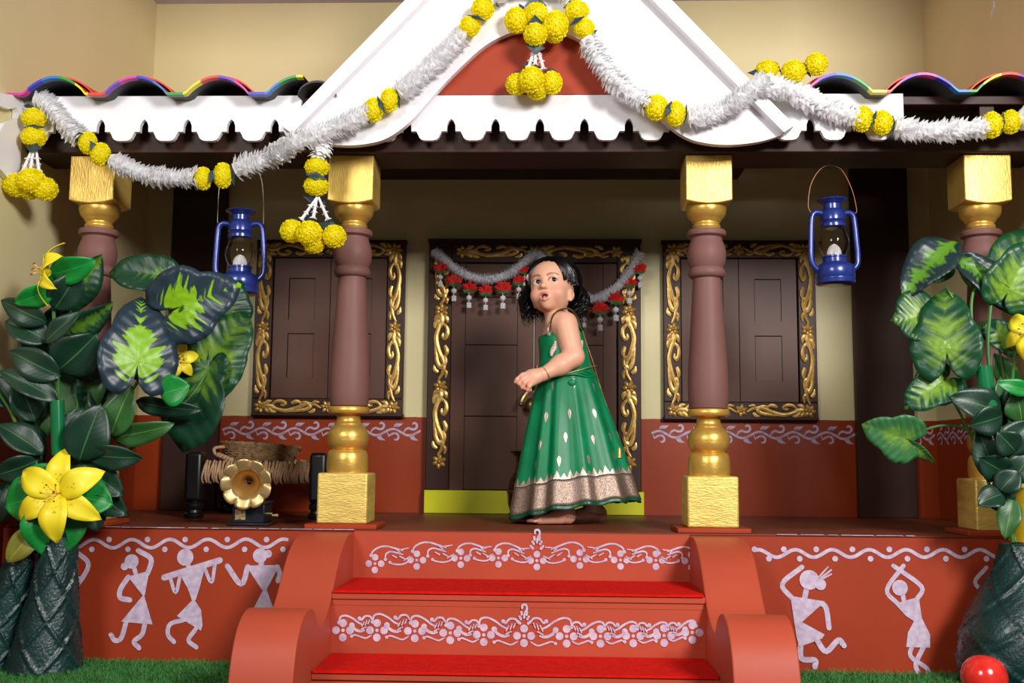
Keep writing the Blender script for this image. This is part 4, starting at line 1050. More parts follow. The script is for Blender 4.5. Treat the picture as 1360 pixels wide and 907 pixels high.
def lily(parent, c, Y, rpx, fwd, spin=0., pale=False, tips=None, recurve=.5):
    pc = at(c[0], c[1], Y); L0 = Vector(parent.location); S = rpx * (Y - CAM.y) / FPX
    fwd = Vector(fwd).normalized(); up = Vector((0, 0, 1)); rt_ = up.cross(fwd)
    rt_ = rt_.normalized() if rt_.length > 1e-3 else Vector((1, 0, 0)); up = fwd.cross(rt_)
    fo = empty('lily', pc - L0); fo.parent = parent
    for k in range(6):
        a = R(spin + 60 * k); d = rt_ * math.cos(a) + up * math.sin(a); s_ = fwd.cross(d); m = MB(); nv, nu = 10, 4
        outer = k % 2; ww = .25 if outer else .29; ln = 1.0
        for j in range(nv + 1):
            v = j / nv; hw = ww * (math.sin(math.pi * min(1, .10 + .88 * v)) ** .8) * (1 if j < nv else .2)
            out = v * ln * .98 ; h = -.18 + .42 * math.sin(math.pi * min(v * 1.0, 1)) * .55 - recurve * max(0, v - .45) ** 1.6 - .04 * outer
            for i in range(nu + 1):
                u = -1 + 2 * i / nu
                q = d * out + s_ * u * hw + fwd * (h + .05 * abs(u) - .05)
                m.v.append(tuple(q * S)); m.uv.append((u * .5 + .5, v))
        for j in range(nv):
            for i in range(nu): q = j * (nu + 1) + i; m.f.append((q, q + 1, q + nu + 2, q + nu + 1))
        po = m.build('petal', 'petal_yellow', fo, angle=70); s2 = po.modifiers.new('solid', 'SOLIDIFY'); s2.thickness = .001; s2.offset = 0
    sm = MB()
    for k in range(6):
        a = R(spin + 30 + 60 * k); d = rt_ * math.cos(a) + up * math.sin(a)
        sm.tube([fwd * -.1 * S, (d * .10 + fwd * .16) * S, (d * .19 + fwd * .26) * S], .0012, 4)
    sm.build('stamen', 'petal_pale', fo)['kind'] = 'stuff'
    sp = MB()
    for k in range(6):
        a = R(spin + 30 + 60 * k); d = rt_ * math.cos(a) + up * math.sin(a); sp.ell((d * .19 + fwd * .26) * S, (.0035, .0035, .002), 6, 4)
        for j in range(7):
            b = R(spin + 60 * k + random.uniform(-13, 13)); dd = rt_ * math.cos(b) + up * math.sin(b); v = random.uniform(.22, .42)
            h = -.18 + .42 * math.sin(math.pi * v) * .55 - .04 * (k % 2) - .035
            sp.ell((dd * v + fwd * h) * S, (.0011, .0011, .0011), 5, 4)
    sp.ell(fwd * .10 * S + up * .03 * S, (.004, .004, .004), 6, 5)
    sp.build('anther', 'stamen', fo)['kind'] = 'stuff'
    return fo
def stump(parent, bot, top, Y, wb, wt, seedrot=0., lean=0., flare=.35, prof=None):
    pb, pt = at(bot[0], bot[1], Y), at(top[0], top[1], Y + lean); L0 = Vector(parent.location)
    k = (Y - CAM.y) / FPX; nv, na = 90, 96; m = MB(); ax = (pt - pb)
    if pb.z > 0.0: pb = Vector((pb.x, pb.y, .0)); ax = pt - pb
    for j in range(nv + 1):
        t = j / nv; r = k * .5 * (wb * (1 - t) ** (1 + flare) + wt * (1 - (1 - t) ** (1 + flare)))
        if prof: r = k * .5 * float(np.interp(t, [q[0] for q in prof], [q[1] for q in prof]))
        c = pb + ax * t
        for i in range(na):
            a = 2 * math.pi * i / na + seedrot
            u = a / (2 * math.pi) * 5; v = t * 3.0
            f1 = abs(((u + v) % 1) - .5) * 2; f2 = abs(((u - v) % 1) - .5) * 2
            ridge = max(0, (max(f1, f2) - .86) / .14); cell = math.sin(math.pi * ((u + v) % 1)) * math.sin(math.pi * ((u - v) % 1))
            rough_ = .0012 * math.sin(a * 38 + math.sin(t * 60) * .8) * math.sin(t * 110 + math.sin(a * 9)) * (1 - ridge)
            q = r * (1 + .055 * cell ** .5 if cell > 0 else r / r) if False else r * (1 + .05 * max(cell, 0) ** .5)
            q += .009 * ridge + rough_ * 1.6
            m.v.append(tuple(c + Vector((math.cos(a) * q, math.sin(a) * q, 0)) - L0))
    for j in range(nv):
        for i in range(na): i2 = (i + 1) % na; m.f.append((j * na + i, j * na + i2, (j + 1) * na + i2, (j + 1) * na + i))
    m.f.append(tuple(range(nv * na, (nv + 1) * na)))
    return m.build('textured_stump', 'bark', parent, angle=80)

# ------------------------------------------------------------------ left plant
lp = empty('artificial_plant', (-1.33, -.16, 0), label='artificial plant with two dark-rimmed leaves and a large open yellow lily', cat='plant', group='artificial plants flanking the verandah')
stump(lp, (58, 888), (84, 690), -.16, 92, 34, .3)
stump(lp, (-12, 888), (38, 712), -.13, 78, 34, .9)
stem(lp, [(84, 715, -.16), (80, 640, -.16), (78, 590, -.16), (76, 500, -.165), (72, 430, -.17), (70, 380, -.18)], .010, .004)
stem(lp, [(85, 700, -.14), (115, 620, -.13), (140, 580, -.12), (152, 560, -.12)], .006, .003)
stem(lp, [(40, 715, -.15), (35, 620, -.15), (20, 560, -.15), (-2, 520, -.15)], .006, .004)
stem(lp, [(85, 690, -.12), (110, 560, -.08), (165, 480, -.1), (183, 480, -.19)], .005, .004)
stem(lp, [(85, 690, -.11), (150, 560, -.05), (220, 450, -.1), (243, 406, -.17)], .005, .004)
stem(lp, [(85, 690, -.11), (170, 600, -.06), (250, 530, -.08), (277, 490, -.05)], .005, .004)
s1_ = stem(lp, [(78, 604, -.185), (77, 570, -.185), (76, 532, -.185)], .0185, .0185, 'sleeve_green', 'plastic_sleeve')
H = dict(heart=True)
leaf(lp, (183, 480), (190, 390), -.20, -.17, 104, 'leaf_navy', 8, .12, .25, True, .018, .52)
leaf(lp, (243, 406), (318, 377), -.16, -.17, 106, 'leaf_navy', -8, .14, .22, True, .020, .62)
leaf(lp, (214, 366), (143, 357), -.09, -.12, 58, 'leaf_heart_dark', 28, .2, .25, True, .02, .35)
leaf(lp, (278, 486), (327, 412), -.05, -.04, 92, 'leaf_heart', -12, .2, .2, True, .02, .62)
leaf(lp, (276, 490), (239, 601), -.055, -.06, 62, 'leaf_heart_dark', 25, .35, .15, True, .02, .25)
leaf(lp, (300, 410), (322, 372), -.04, -.03, 70, 'leaf_heart_dark', 10, .2, .2, True, .02, .5)
leaf(lp, (72, 418), (139, 340), -.12, -.10, 52, 'leaf_heart_dark', 25, .25, .25, False)
leaf(lp, (84, 446), (152, 406), -.13, -.11, 40, 'leaf_heart_dark', 30, .3, .3, False)
for b, t, w_, kd, Y, ti in (((72, 412), (106, 360), 46, 'leaf_dark', -.19, 10), ((62, 428), (-2, 399), 36, 'leaf_dark', -.19, -15), ((64, 452), (6, 424), 44, 'leaf_dark', -.17, 20), ((58, 455), (104, 413), 26, 'leaf_dark', -.2, -25),
        ((76, 494), (128, 446), 64, 'leaf_dark', -.18, 12), ((80, 500), (10, 466), 44, 'leaf_dark', -.2, -10), ((77, 531), (-3, 488), 34, 'leaf_dark', -.2, 15), ((104, 614), (132, 537), 60, 'leaf_dark', -.2, -8),
        ((115, 604), (186, 610), 36, 'leaf_dark', -.19, 20), ((146, 582), (228, 567), 34, 'leaf_mid', -.13, 20), ((146, 580), (172, 513), 44, 'leaf_mid', -.15, -18), ((58, 602), (-4, 560), 40, 'leaf_dark', -.16, 20),
        ((50, 612), (-8, 634), 40, 'leaf_dark', -.17, -20), ((48, 560), (22, 500), 46, 'leaf_dark', -.13, 10), ((90, 600), (160, 658), 54, 'leaf_dark', -.165, 10), ((178, 534), (264, 548), 28, 'leaf_dark', -.11, 25),
        ((112, 470), (98, 566), 74, 'leaf_mid', -.10, 15), ((140, 470), (118, 555), 60, 'leaf_heart_dark', -.09, -15), ((150, 560), (128, 500), 50, 'leaf_dark', -.08, 20), ((60, 520), (45, 590), 50, 'leaf_mid', -.09, 10),
        ((110, 540), (92, 612), 46, 'leaf_dark', -.15, 5), ((20, 540), (-10, 500), 44, 'leaf_dark', -.12, 10), ((20, 560), (58, 612), 40, 'leaf_dark', -.12, -10), ((10, 640), (-12, 700), 40, 'leaf_dark', -.12, 10), ((160, 470), (232, 500), 46, 'leaf_dark', -.07, 20),
        ((112, 505), (140, 455), 60, 'leaf_dark', -.12, 10), ((60, 480), (30, 440), 44, 'leaf_dark', -.12, 0), ((66, 450), (88, 400), 40, 'leaf_dark', -.11, 0),
        ((232, 505), (206, 470), 44, 'leaf_dark', -.07, 10), ((90, 690), (112, 650), 40, 'leaf_dark', -.13, 0), ((110, 640), (120, 690), 40, 'leaf_dark', -.12, 10)):
    leaf(lp, b, t, Y, Y - .02, w_, kd, ti)
for b, t, w_, Y, ti in (((66, 366), (126, 348), 40, -.22, 15), ((72, 384), (18, 404), 34, -.22, -20), ((66, 380), (95, 352), 26, -.2, 10), ((212, 524), (251, 512), 44, -.17, -10),
        ((66, 655), (4, 672), 66, -.185, 10), ((82, 655), (148, 668), 66, -.185, -10), ((74, 660), (70, 744), 82, -.19, 5), ((74, 655), (40, 618), 50, -.18, 0)):
    leaf(lp, b, t, Y, Y - .01, w_, 'leaf_bright', ti, .18, .2)
leaf(lp, (108, 640), (166, 684), -.13, -.14, 44, 'leaf_dark', 10)
leaf(lp, (112, 650), (130, 704), -.12, -.13, 46, 'leaf_dark', -10)
leaf(lp, (50, 700), (8, 748), -.2, -.22, 34, 'leaf_olive', 10)
lily(lp, (74, 656), -.245, 66, (.02, -1, .10), 32 - 2, recurve=.25)
lily(lp, (56, 360), -.235, 46, (-.82, -.52, .15), 25, recurve=.45)
lily(lp, (237, 477), -.105, 30, (.5, -.85, 0), 15, recurve=.3)

# ------------------------------------------------------------------ right plant
rp = empty('artificial_plant', (1.20, -.17, 0), label='artificial plant with drooping lime-hearted leaves beside the red mushroom', cat='plant', group='artificial plants flanking the verandah')
stump(rp, (1352, 930), (1360, 722), -.17, 126, 50, .5, prof=[(0, 128), (.12, 138), (.26, 144), (.42, 140), (.55, 124), (.68, 98), (.82, 72), (.92, 58), (1, 52)])
MB().lathe([(.050, 0), (.058, .01), (.055, .06), (.060, .13), (.064, .15), (.060, .152), (.05, .14)], c=at(1372, 724, -.13) - Vector(rp.location), n=28).build('yellow_pot', 'yellow_pot', rp)
stem(rp, [(1345, 720, -.15), (1335, 640, -.15), (1320, 560, -.15), (1300, 480, -.15), (1275, 415, -.15), (1262, 390, -.15), (1257, 382, -.13)], .005, .003)
stem(rp, [(1345, 720, -.15), (1330, 640, -.13), (1295, 540, -.13), (1270, 490, -.15), (1257, 464, -.16)], .005, .004)
stem(rp, [(1345, 720, -.16), (1325, 560, -.16), (1312, 470, -.16), (1316, 400, -.16), (1312, 392, -.14)], .006, .004)
stem(rp, [(1345, 720, -.17), (1318, 560, -.17), (1296, 480, -.17), (1290, 420, -.17), (1292, 390, -.16), (1300, 380, -.15)], .005, .004)
stem(rp, [(1350, 720, -.15), (1320, 660, -.13), (1295, 590, -.12), (1262, 525, -.12), (1250, 508, -.14)], .005, .003)
stem(rp, [(1350, 700, -.15), (1318, 625, -.14), (1290, 575, -.14), (1255, 565, -.14), (1225, 572, -.14), (1203, 583, -.15)], .0045, .003)
stem(rp, [(1350, 700, -.15), (1340, 600, -.16), (1345, 500, -.18), (1352, 450, -.2)], .005, .004)
stem(rp, [(1350, 690, -.14), (1338, 540, -.14), (1330, 480, -.14), (1325, 450, -.14)], .005, .003)
stem(rp, [(1314, 540, -.19), (1309, 510, -.19), (1306, 486, -.19)], .0215, .0205, 'sleeve_green', 'plastic_sleeve')
leaf(rp, (1270, 316), (1198, 388), -.10, -.13, 62, 'leaf_navy_dim', 24, .3, .3, False, .04)
leaf(rp, (1257, 463), (1253, 381), -.17, -.15, 90, 'leaf_heart', -6, .14, .2, True, .02, .55)
leaf(rp, (1222, 420), (1184, 424), -.12, -.12, 72, 'leaf_heart', 18, .2, .2, True, .02, .5)
leaf(rp, (1250, 508), (1203, 540), -.14, -.15, 62, 'leaf_heart', 10, .2, .25, True, .02, .45)
leaf(rp, (1203, 583), (1146, 566), -.15, -.15, 66, 'leaf_heart_pale', -12, .2, .25, True, .015, .36)
leaf(rp, (1204, 583), (1242, 617), -.15, -.13, 18, 'leaf_heart_pale', 30, .3, .2, False)
leaf(rp, (1262, 345), (1240, 375), -.07, -.07, 30, 'leaf_heart_pale', 0, .2, .2, False)
leaf(rp, (1268, 338), (1366, 414), -.13, -.17, 50, 'leaf_navy_dim', -28, .4, .25, False, .05)
leaf(rp, (1272, 345), (1370, 425), -.125, -.165, 36, 'leaf_heart', 20, .3, .25, False, .05)
leaf(rp, (1340, 385), (1372, 318), -.18, -.20, 74, 'leaf_heart', 15, .2, .2, True, .02, .4)
leaf(rp, (1330, 365), (1385, 300), -.12, -.12, 60, 'leaf_heart', -15, .2, .2, True, .02, .4)
leaf(rp, (1346, 455), (1302, 428), -.16, -.14, 40, 'leaf_heart', 10, .3, .25, True, .02, .3)
for b, t, w_, kd, Y, ti in (((1333, 548), (1265, 526), 46, 'leaf_dark', -.2, 15), ((1333, 552), (1290, 566), 40, 'leaf_dark', -.21, -20), ((1325, 640), (1300, 570), 40, 'leaf_dark', -.17, 10), ((1330, 600), (1372, 560), 44, 'leaf_dark', -.2, 10),
        ((1332, 655), (1300, 668), 34, 'leaf_dark', -.22, 20), ((1328, 652), (1352, 625), 36, 'leaf_dark', -.21, -10), ((1340, 630), (1302, 610), 40, 'leaf_dark', -.19, -15), ((1345, 570), (1330, 500), 40, 'leaf_mid', -.13, 10), ((1342, 560), (1372, 500), 46, 'leaf_dark', -.15, 10),
        ((1344, 640), (1372, 600), 40, 'leaf_dark', -.2, 0), ((1345, 660), (1335, 715), 30, 'leaf_mid', -.2, 0), ((1350, 600), (1326, 575), 36, 'leaf_dark', -.22, 10), ((1348, 520), (1322, 470), 30, 'leaf_mid', -.12, 10), ((1335, 680), (1322, 640), 34, 'leaf_dark', -.18, 10), ((1358, 560), (1350, 520), 40, 'leaf_mid', -.18, 10), ((1356, 640), (1340, 560), 46, 'leaf_dark', -.14, 10)):
    leaf(rp, b, t, Y, Y - .02, w_, kd, ti)
leaf(rp, (1372, 520), (1325, 508), -.23, -.24, 22, 'leaf_bright', 10, .2, .2)
lily(rp, (1366, 440), -.25, 42, (-.75, -.65, .15), 20, recurve=.6)

# mushroom
MY = -.40; mz = at(1306, 870, MY); dz_ = mz.z - .0735
ms_ = empty('toy_mushroom', (mz.x, MY, -.012), label='glossy red toy mushroom on the turf beside the green stump', cat='mushroom')
MB().lathe([(.024, .0), (.026, .01), (.022, .03), (.021, dz_ + .02), (.03, dz_ + .03)], n=20).build('stalk', 'mushroom_stem', ms_)
r_ = 28.5 * (MY + 3) / FPX
MB().lathe([(.0, .020), (r_ * .7, .010), (r_ * .95, .012), (r_ * 1.0, .022), (r_ * .98, .036), (r_ * .88, .052), (r_ * .68, .066), (r_ * .4, .074), (r_ * .15, .0765), (.0, .077)], c=(0, 0, dz_ + .012 - .0035), n=36).build('cap', 'mushroom', ms_)

# ------------------------------------------------------------------ artificial turf
def turf(x0, x1, y0, nb, lab):
    tf = MB().box(x0, x1, y0 - .2, -.006, -.0195, -.013).build('artificial_turf', 'turf', None, smooth=False)
    tag(tf, lab, 'grass', kind='stuff'); g_ = MB()
    for i in range(nb):
        x = random.uniform(x0 + .02, x1 - .02); y = random.uniform(y0, -.026); hh = random.uniform(.010, .024); a = random.uniform(0, 6.28); wd = .0012
        dx, dy = random.gauss(0, .008), random.gauss(0, .006) - .003; o = len(g_.v); cx, cy = math.cos(a) * wd, math.sin(a) * wd
        g_.v += [(x - cx, y - cy, -.014), (x + cx, y + cy, -.014), (x + dx * .5 + cx * .7, y + dy * .5 + cy * .7, -.014 + hh * .65), (x + dx * .5 - cx * .7, y + dy * .5 - cy * .7, -.014 + hh * .65), (x + dx * 1.2, y + dy * 1.2, -.014 + hh)]
        g_.f += [(o, o + 1, o + 2, o + 3), (o + 3, o + 2, o + 4)]
    g_.build('grass_blades', 'grass', tf, smooth=False)['kind'] = 'stuff'
turf(XL + .004, SX0 - .155, -.62, 30000, 'green artificial grass below the flute playing painted figure')
turf(SX1 + .155, XR - .004, -.55, 22000, 'green artificial grass beside the red mushroom')
# ------------------------------------------------------------------ the girl
mk('silk', (0, 132, 82), .42, rgb2=(0, 112, 68), scale=14, bump=.08, bscale=160, spec=.35)
mk('silk_dark', (4, 70, 46), .4, var=.15)
mk('brocade', (176, 152, 140), .34, metal=.55, rgb2=(112, 92, 74), scale=260, bump=.3, bscale=400)
mk('zari', (206, 182, 170), .4, metal=.45, rgb2=(170, 140, 124), scale=60)
mk('zari_gold', (196, 164, 96), .38, metal=.6, var=.25, scale=200, bump=.3, bscale=300)
mk('hair', (13, 10, 10), .34, var=.3, scale=30)
mk('eye_white', (232, 226, 222), .15, var=.02, coat=.6)
mk('iris', (22, 12, 9), .12, spec=.5)
mk('lining', (14, 16, 16), .6)
mk('clip', (236, 170, 160), .3)
def skin_mat():
    m = mk('skin', (226, 166, 134), .42, sss=.12, spec=.4, bump=.02, bscale=300); nt = m.node_tree; N = nt.nodes
    a = N.new('ShaderNodeAttribute'); a.attribute_name = 'Tint'; nt.links.new(a.outputs['Color'], N['Principled BSDF'].inputs['Base Color'])
skin_mat()
girl_loc = (.05, .38, PZ)
girl = empty('person', girl_loc, label='toddler in a green silk dress with silver border, looking up with open mouth', cat='person')
GL = Vector(girl_loc)
K = 3.38 / FPX        # metres per photo pixel at the girl's depth

# head frame: x to the viewer's right, y out of the face, z up
yaw, pit, rol = R(20), R(9), R(5)
fwd = Vector((-math.sin(yaw) * math.cos(pit), -math.cos(yaw) * math.cos(pit), math.sin(pit)))
hx_ = Vector((math.cos(yaw), -math.sin(yaw), 0)); hz_ = hx_.cross(fwd).normalized()
if hz_.z < 0: hz_ = -hz_
hx_, hz_ = hx_ * math.cos(rol) + hz_ * math.sin(rol), hz_ * math.cos(rol) - hx_ * math.sin(rol)
HM = Matrix((hx_, fwd, hz_)).transposed()           # local -> world
eye_mid = at(723.2, 372.5, .305)
HS = 1.0
HO = eye_mid - HM @ Vector((0, .0615, .006)) * HS
def h(x, y, z): return HO + HM @ Vector((x, y, z)) * HS
Hinv = np.array(HM.transposed())

PR = []      # primitives: (op, type, data, k)
def cap(a, b, ra, rb, k=.012): PR.append(('u', 'c', (np.array(a), np.array(b), ra, rb), k))
def ellp(c, r, k=.012, M=None, op='u'): PR.append((op, 'e', (np.array(c), np.array(r), np.array(M) if M is not None else np.eye(3)), k))
def hell(c, r, k=.01, op='u'): ellp(h(*c), r, k, HM, op)
A = lambda x, y, Y: at(x, y, Y)
# torso, legs
cap(A(746, 448, .385), A(750, 492, .385), .062, .066, .02)
cap(A(750, 492, .385), A(754, 530, .385), .066, .070, .02)
cap(A(738, 428, .345), A(748, 430, .435), .034, .034, .02)
cap(A(748, 540, .35), A(748, 600, .335), .052, .040, .02); cap(A(748, 600, .335), A(753, 682, .325), .038, .024, .015)
cap(A(768, 540, .42), A(776, 600, .44), .052, .040, .02); cap(A(776, 600, .44), A(788, 680, .455), .038, .024, .015)
# feet
def foot(heel, ball, toe_dir, side):
    heel, ball = Vector(heel), Vector(ball); d = (ball - heel); d.normalize(); s = Vector((-d.y, d.x, 0)) * side
    cap(heel + Vector((0, 0, .022)), heel + d * .012 + Vector((0, 0, .024)), .0225, .0225, .01)
    cap(heel + d * .01 + Vector((0, 0, .03)), ball + Vector((0, 0, .018)), .025, .0185, .012)
    cap(heel + d * .03 + s * .010 + Vector((0, 0, .018)), ball + s * .012 + Vector((0, 0, .014)), .018, .014, .01)
    cap(heel + d * .03 - s * .010 + Vector((0, 0, .018)), ball - s * .014 + Vector((0, 0, .014)), .018, .0145, .01)
    for i in range(5):
        o = -.020 + .0100 * i; r = .0092 if i == 0 else .0068 - .0003 * i; ln = (.030, .029, .026, .022, .017)[i]
        a = ball + s * o + Vector((0, 0, .012)); cap(a, a + d * ln + Vector((0, 0, -.003 + (.0 if i else .001))), r, r * .95, .003)
hl = A(755, 696, .318); hl.z = PZ + .0035; bl = A(716, 696, .305); bl.z = PZ + .0035
foot(hl, bl, None, 1)
hl = A(797, 692, .475); hl.z = PZ + .0035; bl = A(762, 692, .44); bl.z = PZ + .0035
foot(hl, bl, None, 1)
# neck
cap(h(0, -.022, -.05), A(741, 424, .385), .036, .040, .02)
# near arm
SH, EL, WR = A(751, 430, .325), A(762, 474, .298), A(723, 496, .262)
cap(SH, EL, .0390, .0325, .018)
cap(EL, A(744, 485, .282), .0325, .0310, .010); cap(A(744, 485, .282), WR, .0310, .0205, .012)
# near hand: back of the hand towards the camera, fingers curling down
cap(A(718, 498, .260), A(708, 500, .255), .0215, .0225, .010)
cap(A(712, 497, .262), A(703, 497, .255), .017, .0135, .008); cap(A(712, 503, .252), A(707, 507, .246), .017, .014, .008)
fing = [((704, 496, .252), (694, 498, .247), (687, 504, .246), (685, 507, .249), .0078),
        ((702, 499, .246), (694, 503, .240), (689.5, 509, .242), (691, 512, .250), .0080),
        ((703, 503, .242), (697, 508, .236), (694, 514, .240), (697, 516, .250), .0078),
        ((707, 508, .241), (703, 513, .237), (701, 517.5, .242), (704, 518, .250), .0070)]
for a, b, c, d, r in fing:
    cap(A(*a), A(*b), r * 1.08, r, .0035); cap(A(*b), A(*c), r, r * .93, .0018); cap(A(*c), A(*d), r * .93, r * .85, .0018)
cap(A(713, 497, .275), A(704, 500, .272), .0115, .0095, .006); cap(A(704, 500, .272), A(696, 505, .262), .0092, .0080, .003)
# far arm
cap(A(741, 432, .440), A(746, 476, .462), .038, .033, .015); cap(A(746, 476, .462), A(730, 500, .435), .032, .021, .012)
cap(A(730, 500, .435), A(724, 505, .425), .021, .020, .01)
for i in range(4): cap(A(724, 503 + 2.5 * i, .420), A(719, 508 + 2.2 * i, .412), .0078, .0066, .003)
# head
hell((0, -.020, .024), (.071, .082, .070), .02)
hell((0, .012, -.018), (.059, .053, .062), .02)
hell((0, .022, .034), (.055, .048, .045), .02)
for s in (-1, 1):
    hell((s * .029, .037, -.033), (.027, .026, .025), .014)
    hell((s * .036, .003, -.048), (.017, .028, .020), .02)
hell((0, .040, -.068), (.019, .018, .016), .014)
hell((0, .050, -.047), (.023, .018, .022), .012)
for s in (-1, 1): hell((s * .0275, .0735, .0075), (.017, .012, .0105), .010, 's')
EY, ER = .0475, .0140
for s in (-1, 1):
    ellp(h(s * .0270, EY, .006), (ER + .0014,) * 3, .004, HM)
for s in (-1, 1): ellp(h(s * .0270, EY + .0165, .0050), (.0132, .0105, .0080), .0012, HM @ Matrix.Rotation(R(-4 * s), 3, 'Y'), 's')
cap(h(0, .058, .012), h(0, .072, -.013), .0062, .0078, .008)
hell((0, .0745, -.0165), (.0098, .0090, .0082), .005)
for s in (-1, 1): hell((s * .0092, .0660, -.0195), (.0068, .0075, .0060), .004)
for s in (-1, 1): hell((s * .0050, .0735, -.0250), (.0028, .0030, .0026), .002, 's')
# mouth
ML = [(-.0165, .0570, -.046), (-.009, .0640, -.0410), (-.003, .0670, -.0385), (.003, .0670, -.0385), (.009, .0640, -.0410), (.0165, .0570, -.046)]
LL = [(-.0165, .0570, -.046), (-.010, .0620, -.0540), (0, .0655, -.0580), (.010, .0620, -.0540), (.0165, .0570, -.046)]
for a, b in zip(ML[:-1], ML[1:]): cap(h(*a), h(*b), .0050, .0050, .003)
for a, b in zip(LL[:-1], LL[1:]): cap(h(*a), h(*b), .0056, .0060, .003)
hell((0, .0690, -.0475), (.0115, .0150, .0066), .002, 's')
# ears
for s in (-1, 1):
    ey_ = 0. if s > 0 else -.024
    hell((s * .0660, -.006 + ey_, -.030), (.0090, .0150, .0185), .006)
    hell((s * .0750, -.001 + ey_, -.028), (.0055, .0080, .0105), .003, 's')
    hell((s * .0640, .000 + ey_, -.047), (.0065, .0070, .0070), .004)

def sdf(P):
    D = np.full(len(P), 1.0, dtype=np.float64)
    for op, ty, dat, k in PR:
        if ty == 'c':
            a, b, ra, rb = dat; mg = max(ra, rb) + .045
            lo = np.minimum(a, b) - mg; hi = np.maximum(a, b) + mg
        else:
            c, r, M_ = dat; e = max(r) + .045; lo, hi = c - e, c + e
        idx = np.nonzero(((P > lo) & (P < hi)).all(1))[0]
        if len(idx) == 0: continue
        Q = P[idx]
        if ty == 'c':
            ab = b - a; t = np.clip(((Q - a) @ ab) / max(ab @ ab, 1e-12), 0, 1)
            d = np.linalg.norm(Q - a - t[:, None] * ab, axis=1) - (ra + (rb - ra) * t)
        else:
            q = (Q - c) @ M_; k0 = np.linalg.norm(q / r, axis=1); k1 = np.linalg.norm(q / (r * r), axis=1)
            d = np.where(k1 > 1e-9, k0 * (k0 - 1) / np.maximum(k1, 1e-9), -r.min())
        cur = D[idx]
        if op == 'u':
            hh = np.clip(.5 + .5 * (cur - d) / k, 0, 1); D[idx] = cur + (d - cur) * hh - k * hh * (1 - hh)
        else:
            hh = np.clip(.5 - .5 * (cur + d) / k, 0, 1); D[idx] = cur + (-d - cur) * hh + k * hh * (1 - hh)
    return D
def surface_nets(fn, lo, hi, vx, blk=8):
    lo = np.array(lo); n = (np.ceil((np.array(hi) - lo) / vx / blk).astype(int)) * blk + 1
    V = np.full(n, .05, dtype=np.float32)
    cs = [np.arange(0, n[i] - 1, blk) for i in range(3)]
    G = np.stack(np.meshgrid(*cs, indexing='ij'), -1).reshape(-1, 3)
    dc_ = fn(lo + (G + blk / 2) * vx); keep = G[np.abs(dc_) < blk * vx * 1.15]
    V[...] = .05
    for g_, d_ in zip(G[dc_ < 0], dc_[dc_ < 0]): V[g_[0]:g_[0] + blk + 1, g_[1]:g_[1] + blk + 1, g_[2]:g_[2] + blk + 1] = -.05
    loc = np.stack(np.meshgrid(*[np.arange(blk + 1)] * 3, indexing='ij'), -1).reshape(-1, 3)
    for s in range(0, len(keep), 400):
        I = (keep[s:s + 400, None, :] + loc[None]).reshape(-1, 3)
        V[I[:, 0], I[:, 1], I[:, 2]] = fn(lo + I * vx)
    S = V < 0
    c = np.zeros(tuple(n - 1), dtype=np.int8)
    for dx in (0, 1):
        for dy in (0, 1):
            for dz in (0, 1): c += S[dx:n[0] - 1 + dx, dy:n[1] - 1 + dy, dz:n[2] - 1 + dz]
    cells = np.argwhere((c > 0) & (c < 8)); idm = -np.ones(tuple(n - 1), dtype=np.int64); idm[tuple(cells.T)] = np.arange(len(cells))
    acc = np.zeros((len(cells), 3)); cnt = np.zeros(len(cells))
    cor = [(a, b, d) for a in (0, 1) for b in (0, 1) for d in (0, 1)]
    for p_ in cor:
        for ax in range(3):
            if p_[ax] == 1: continue
            q_ = list(p_); q_[ax] = 1
            va = V[tuple((cells + p_).T)]; vb = V[tuple((cells + q_).T)]; mk_ = (va < 0) != (vb < 0)
            t = np.where(mk_, va / np.where(mk_, va - vb, 1), 0)
            pos = np.tile(np.array(p_, dtype=float), (len(cells), 1)); pos[:, ax] += t
            acc[mk_] += pos[mk_]; cnt[mk_] += 1
    Vt = lo + (cells + acc / cnt[:, None]) * vx
    F = []
    for ax in range(3):
        sl0 = [slice(1, n[i] - 1) for i in range(3)]; sl0[ax] = slice(0, n[ax] - 1)
        sl1 = list(sl0); sl1[ax] = slice(1, n[ax])
        a, b = S[tuple(sl0)], S[tuple(sl1)]; off = np.array([s_.start for s_ in sl0])
        e = np.argwhere(a != b); inside = a[tuple(e.T)]; e = e + off
        u, v = [(1, 2), (2, 0), (0, 1)][ax]
        du = np.zeros(3, int); du[u] = 1; dv = np.zeros(3, int); dv[v] = 1
        q = np.stack([idm[tuple((e - du - dv).T)], idm[tuple((e - dv).T)], idm[tuple(e.T)], idm[tuple((e - du).T)]], 1)
        q[~inside] = q[~inside][:, ::-1]; F.append(q)
    return Vt, np.concatenate(F)
def np_mesh(name, V, F, mat, parent_loc):
    me = bpy.data.meshes.new(name); me.vertices.add(len(V)); me.vertices.foreach_set('co', (V - np.array(parent_loc)).astype(np.float32).ravel())
    me.loops.add(F.size); me.loops.foreach_set('vertex_index', F.astype(np.int32).ravel())
    me.polygons.add(len(F)); me.polygons.foreach_set('loop_start', np.arange(0, F.size, 4, dtype=np.int32)); me.polygons.foreach_set('use_smooth', np.ones(len(F), dtype=bool))
    me.update(calc_edges=True); me.validate(); me.materials.append(MATS[mat]); return me
BV, BF = surface_nets(sdf, (-.13, .20, .345), (.25, .55, 1.26), .0021)
me = np_mesh('body', BV, BF, 'skin', girl_loc)
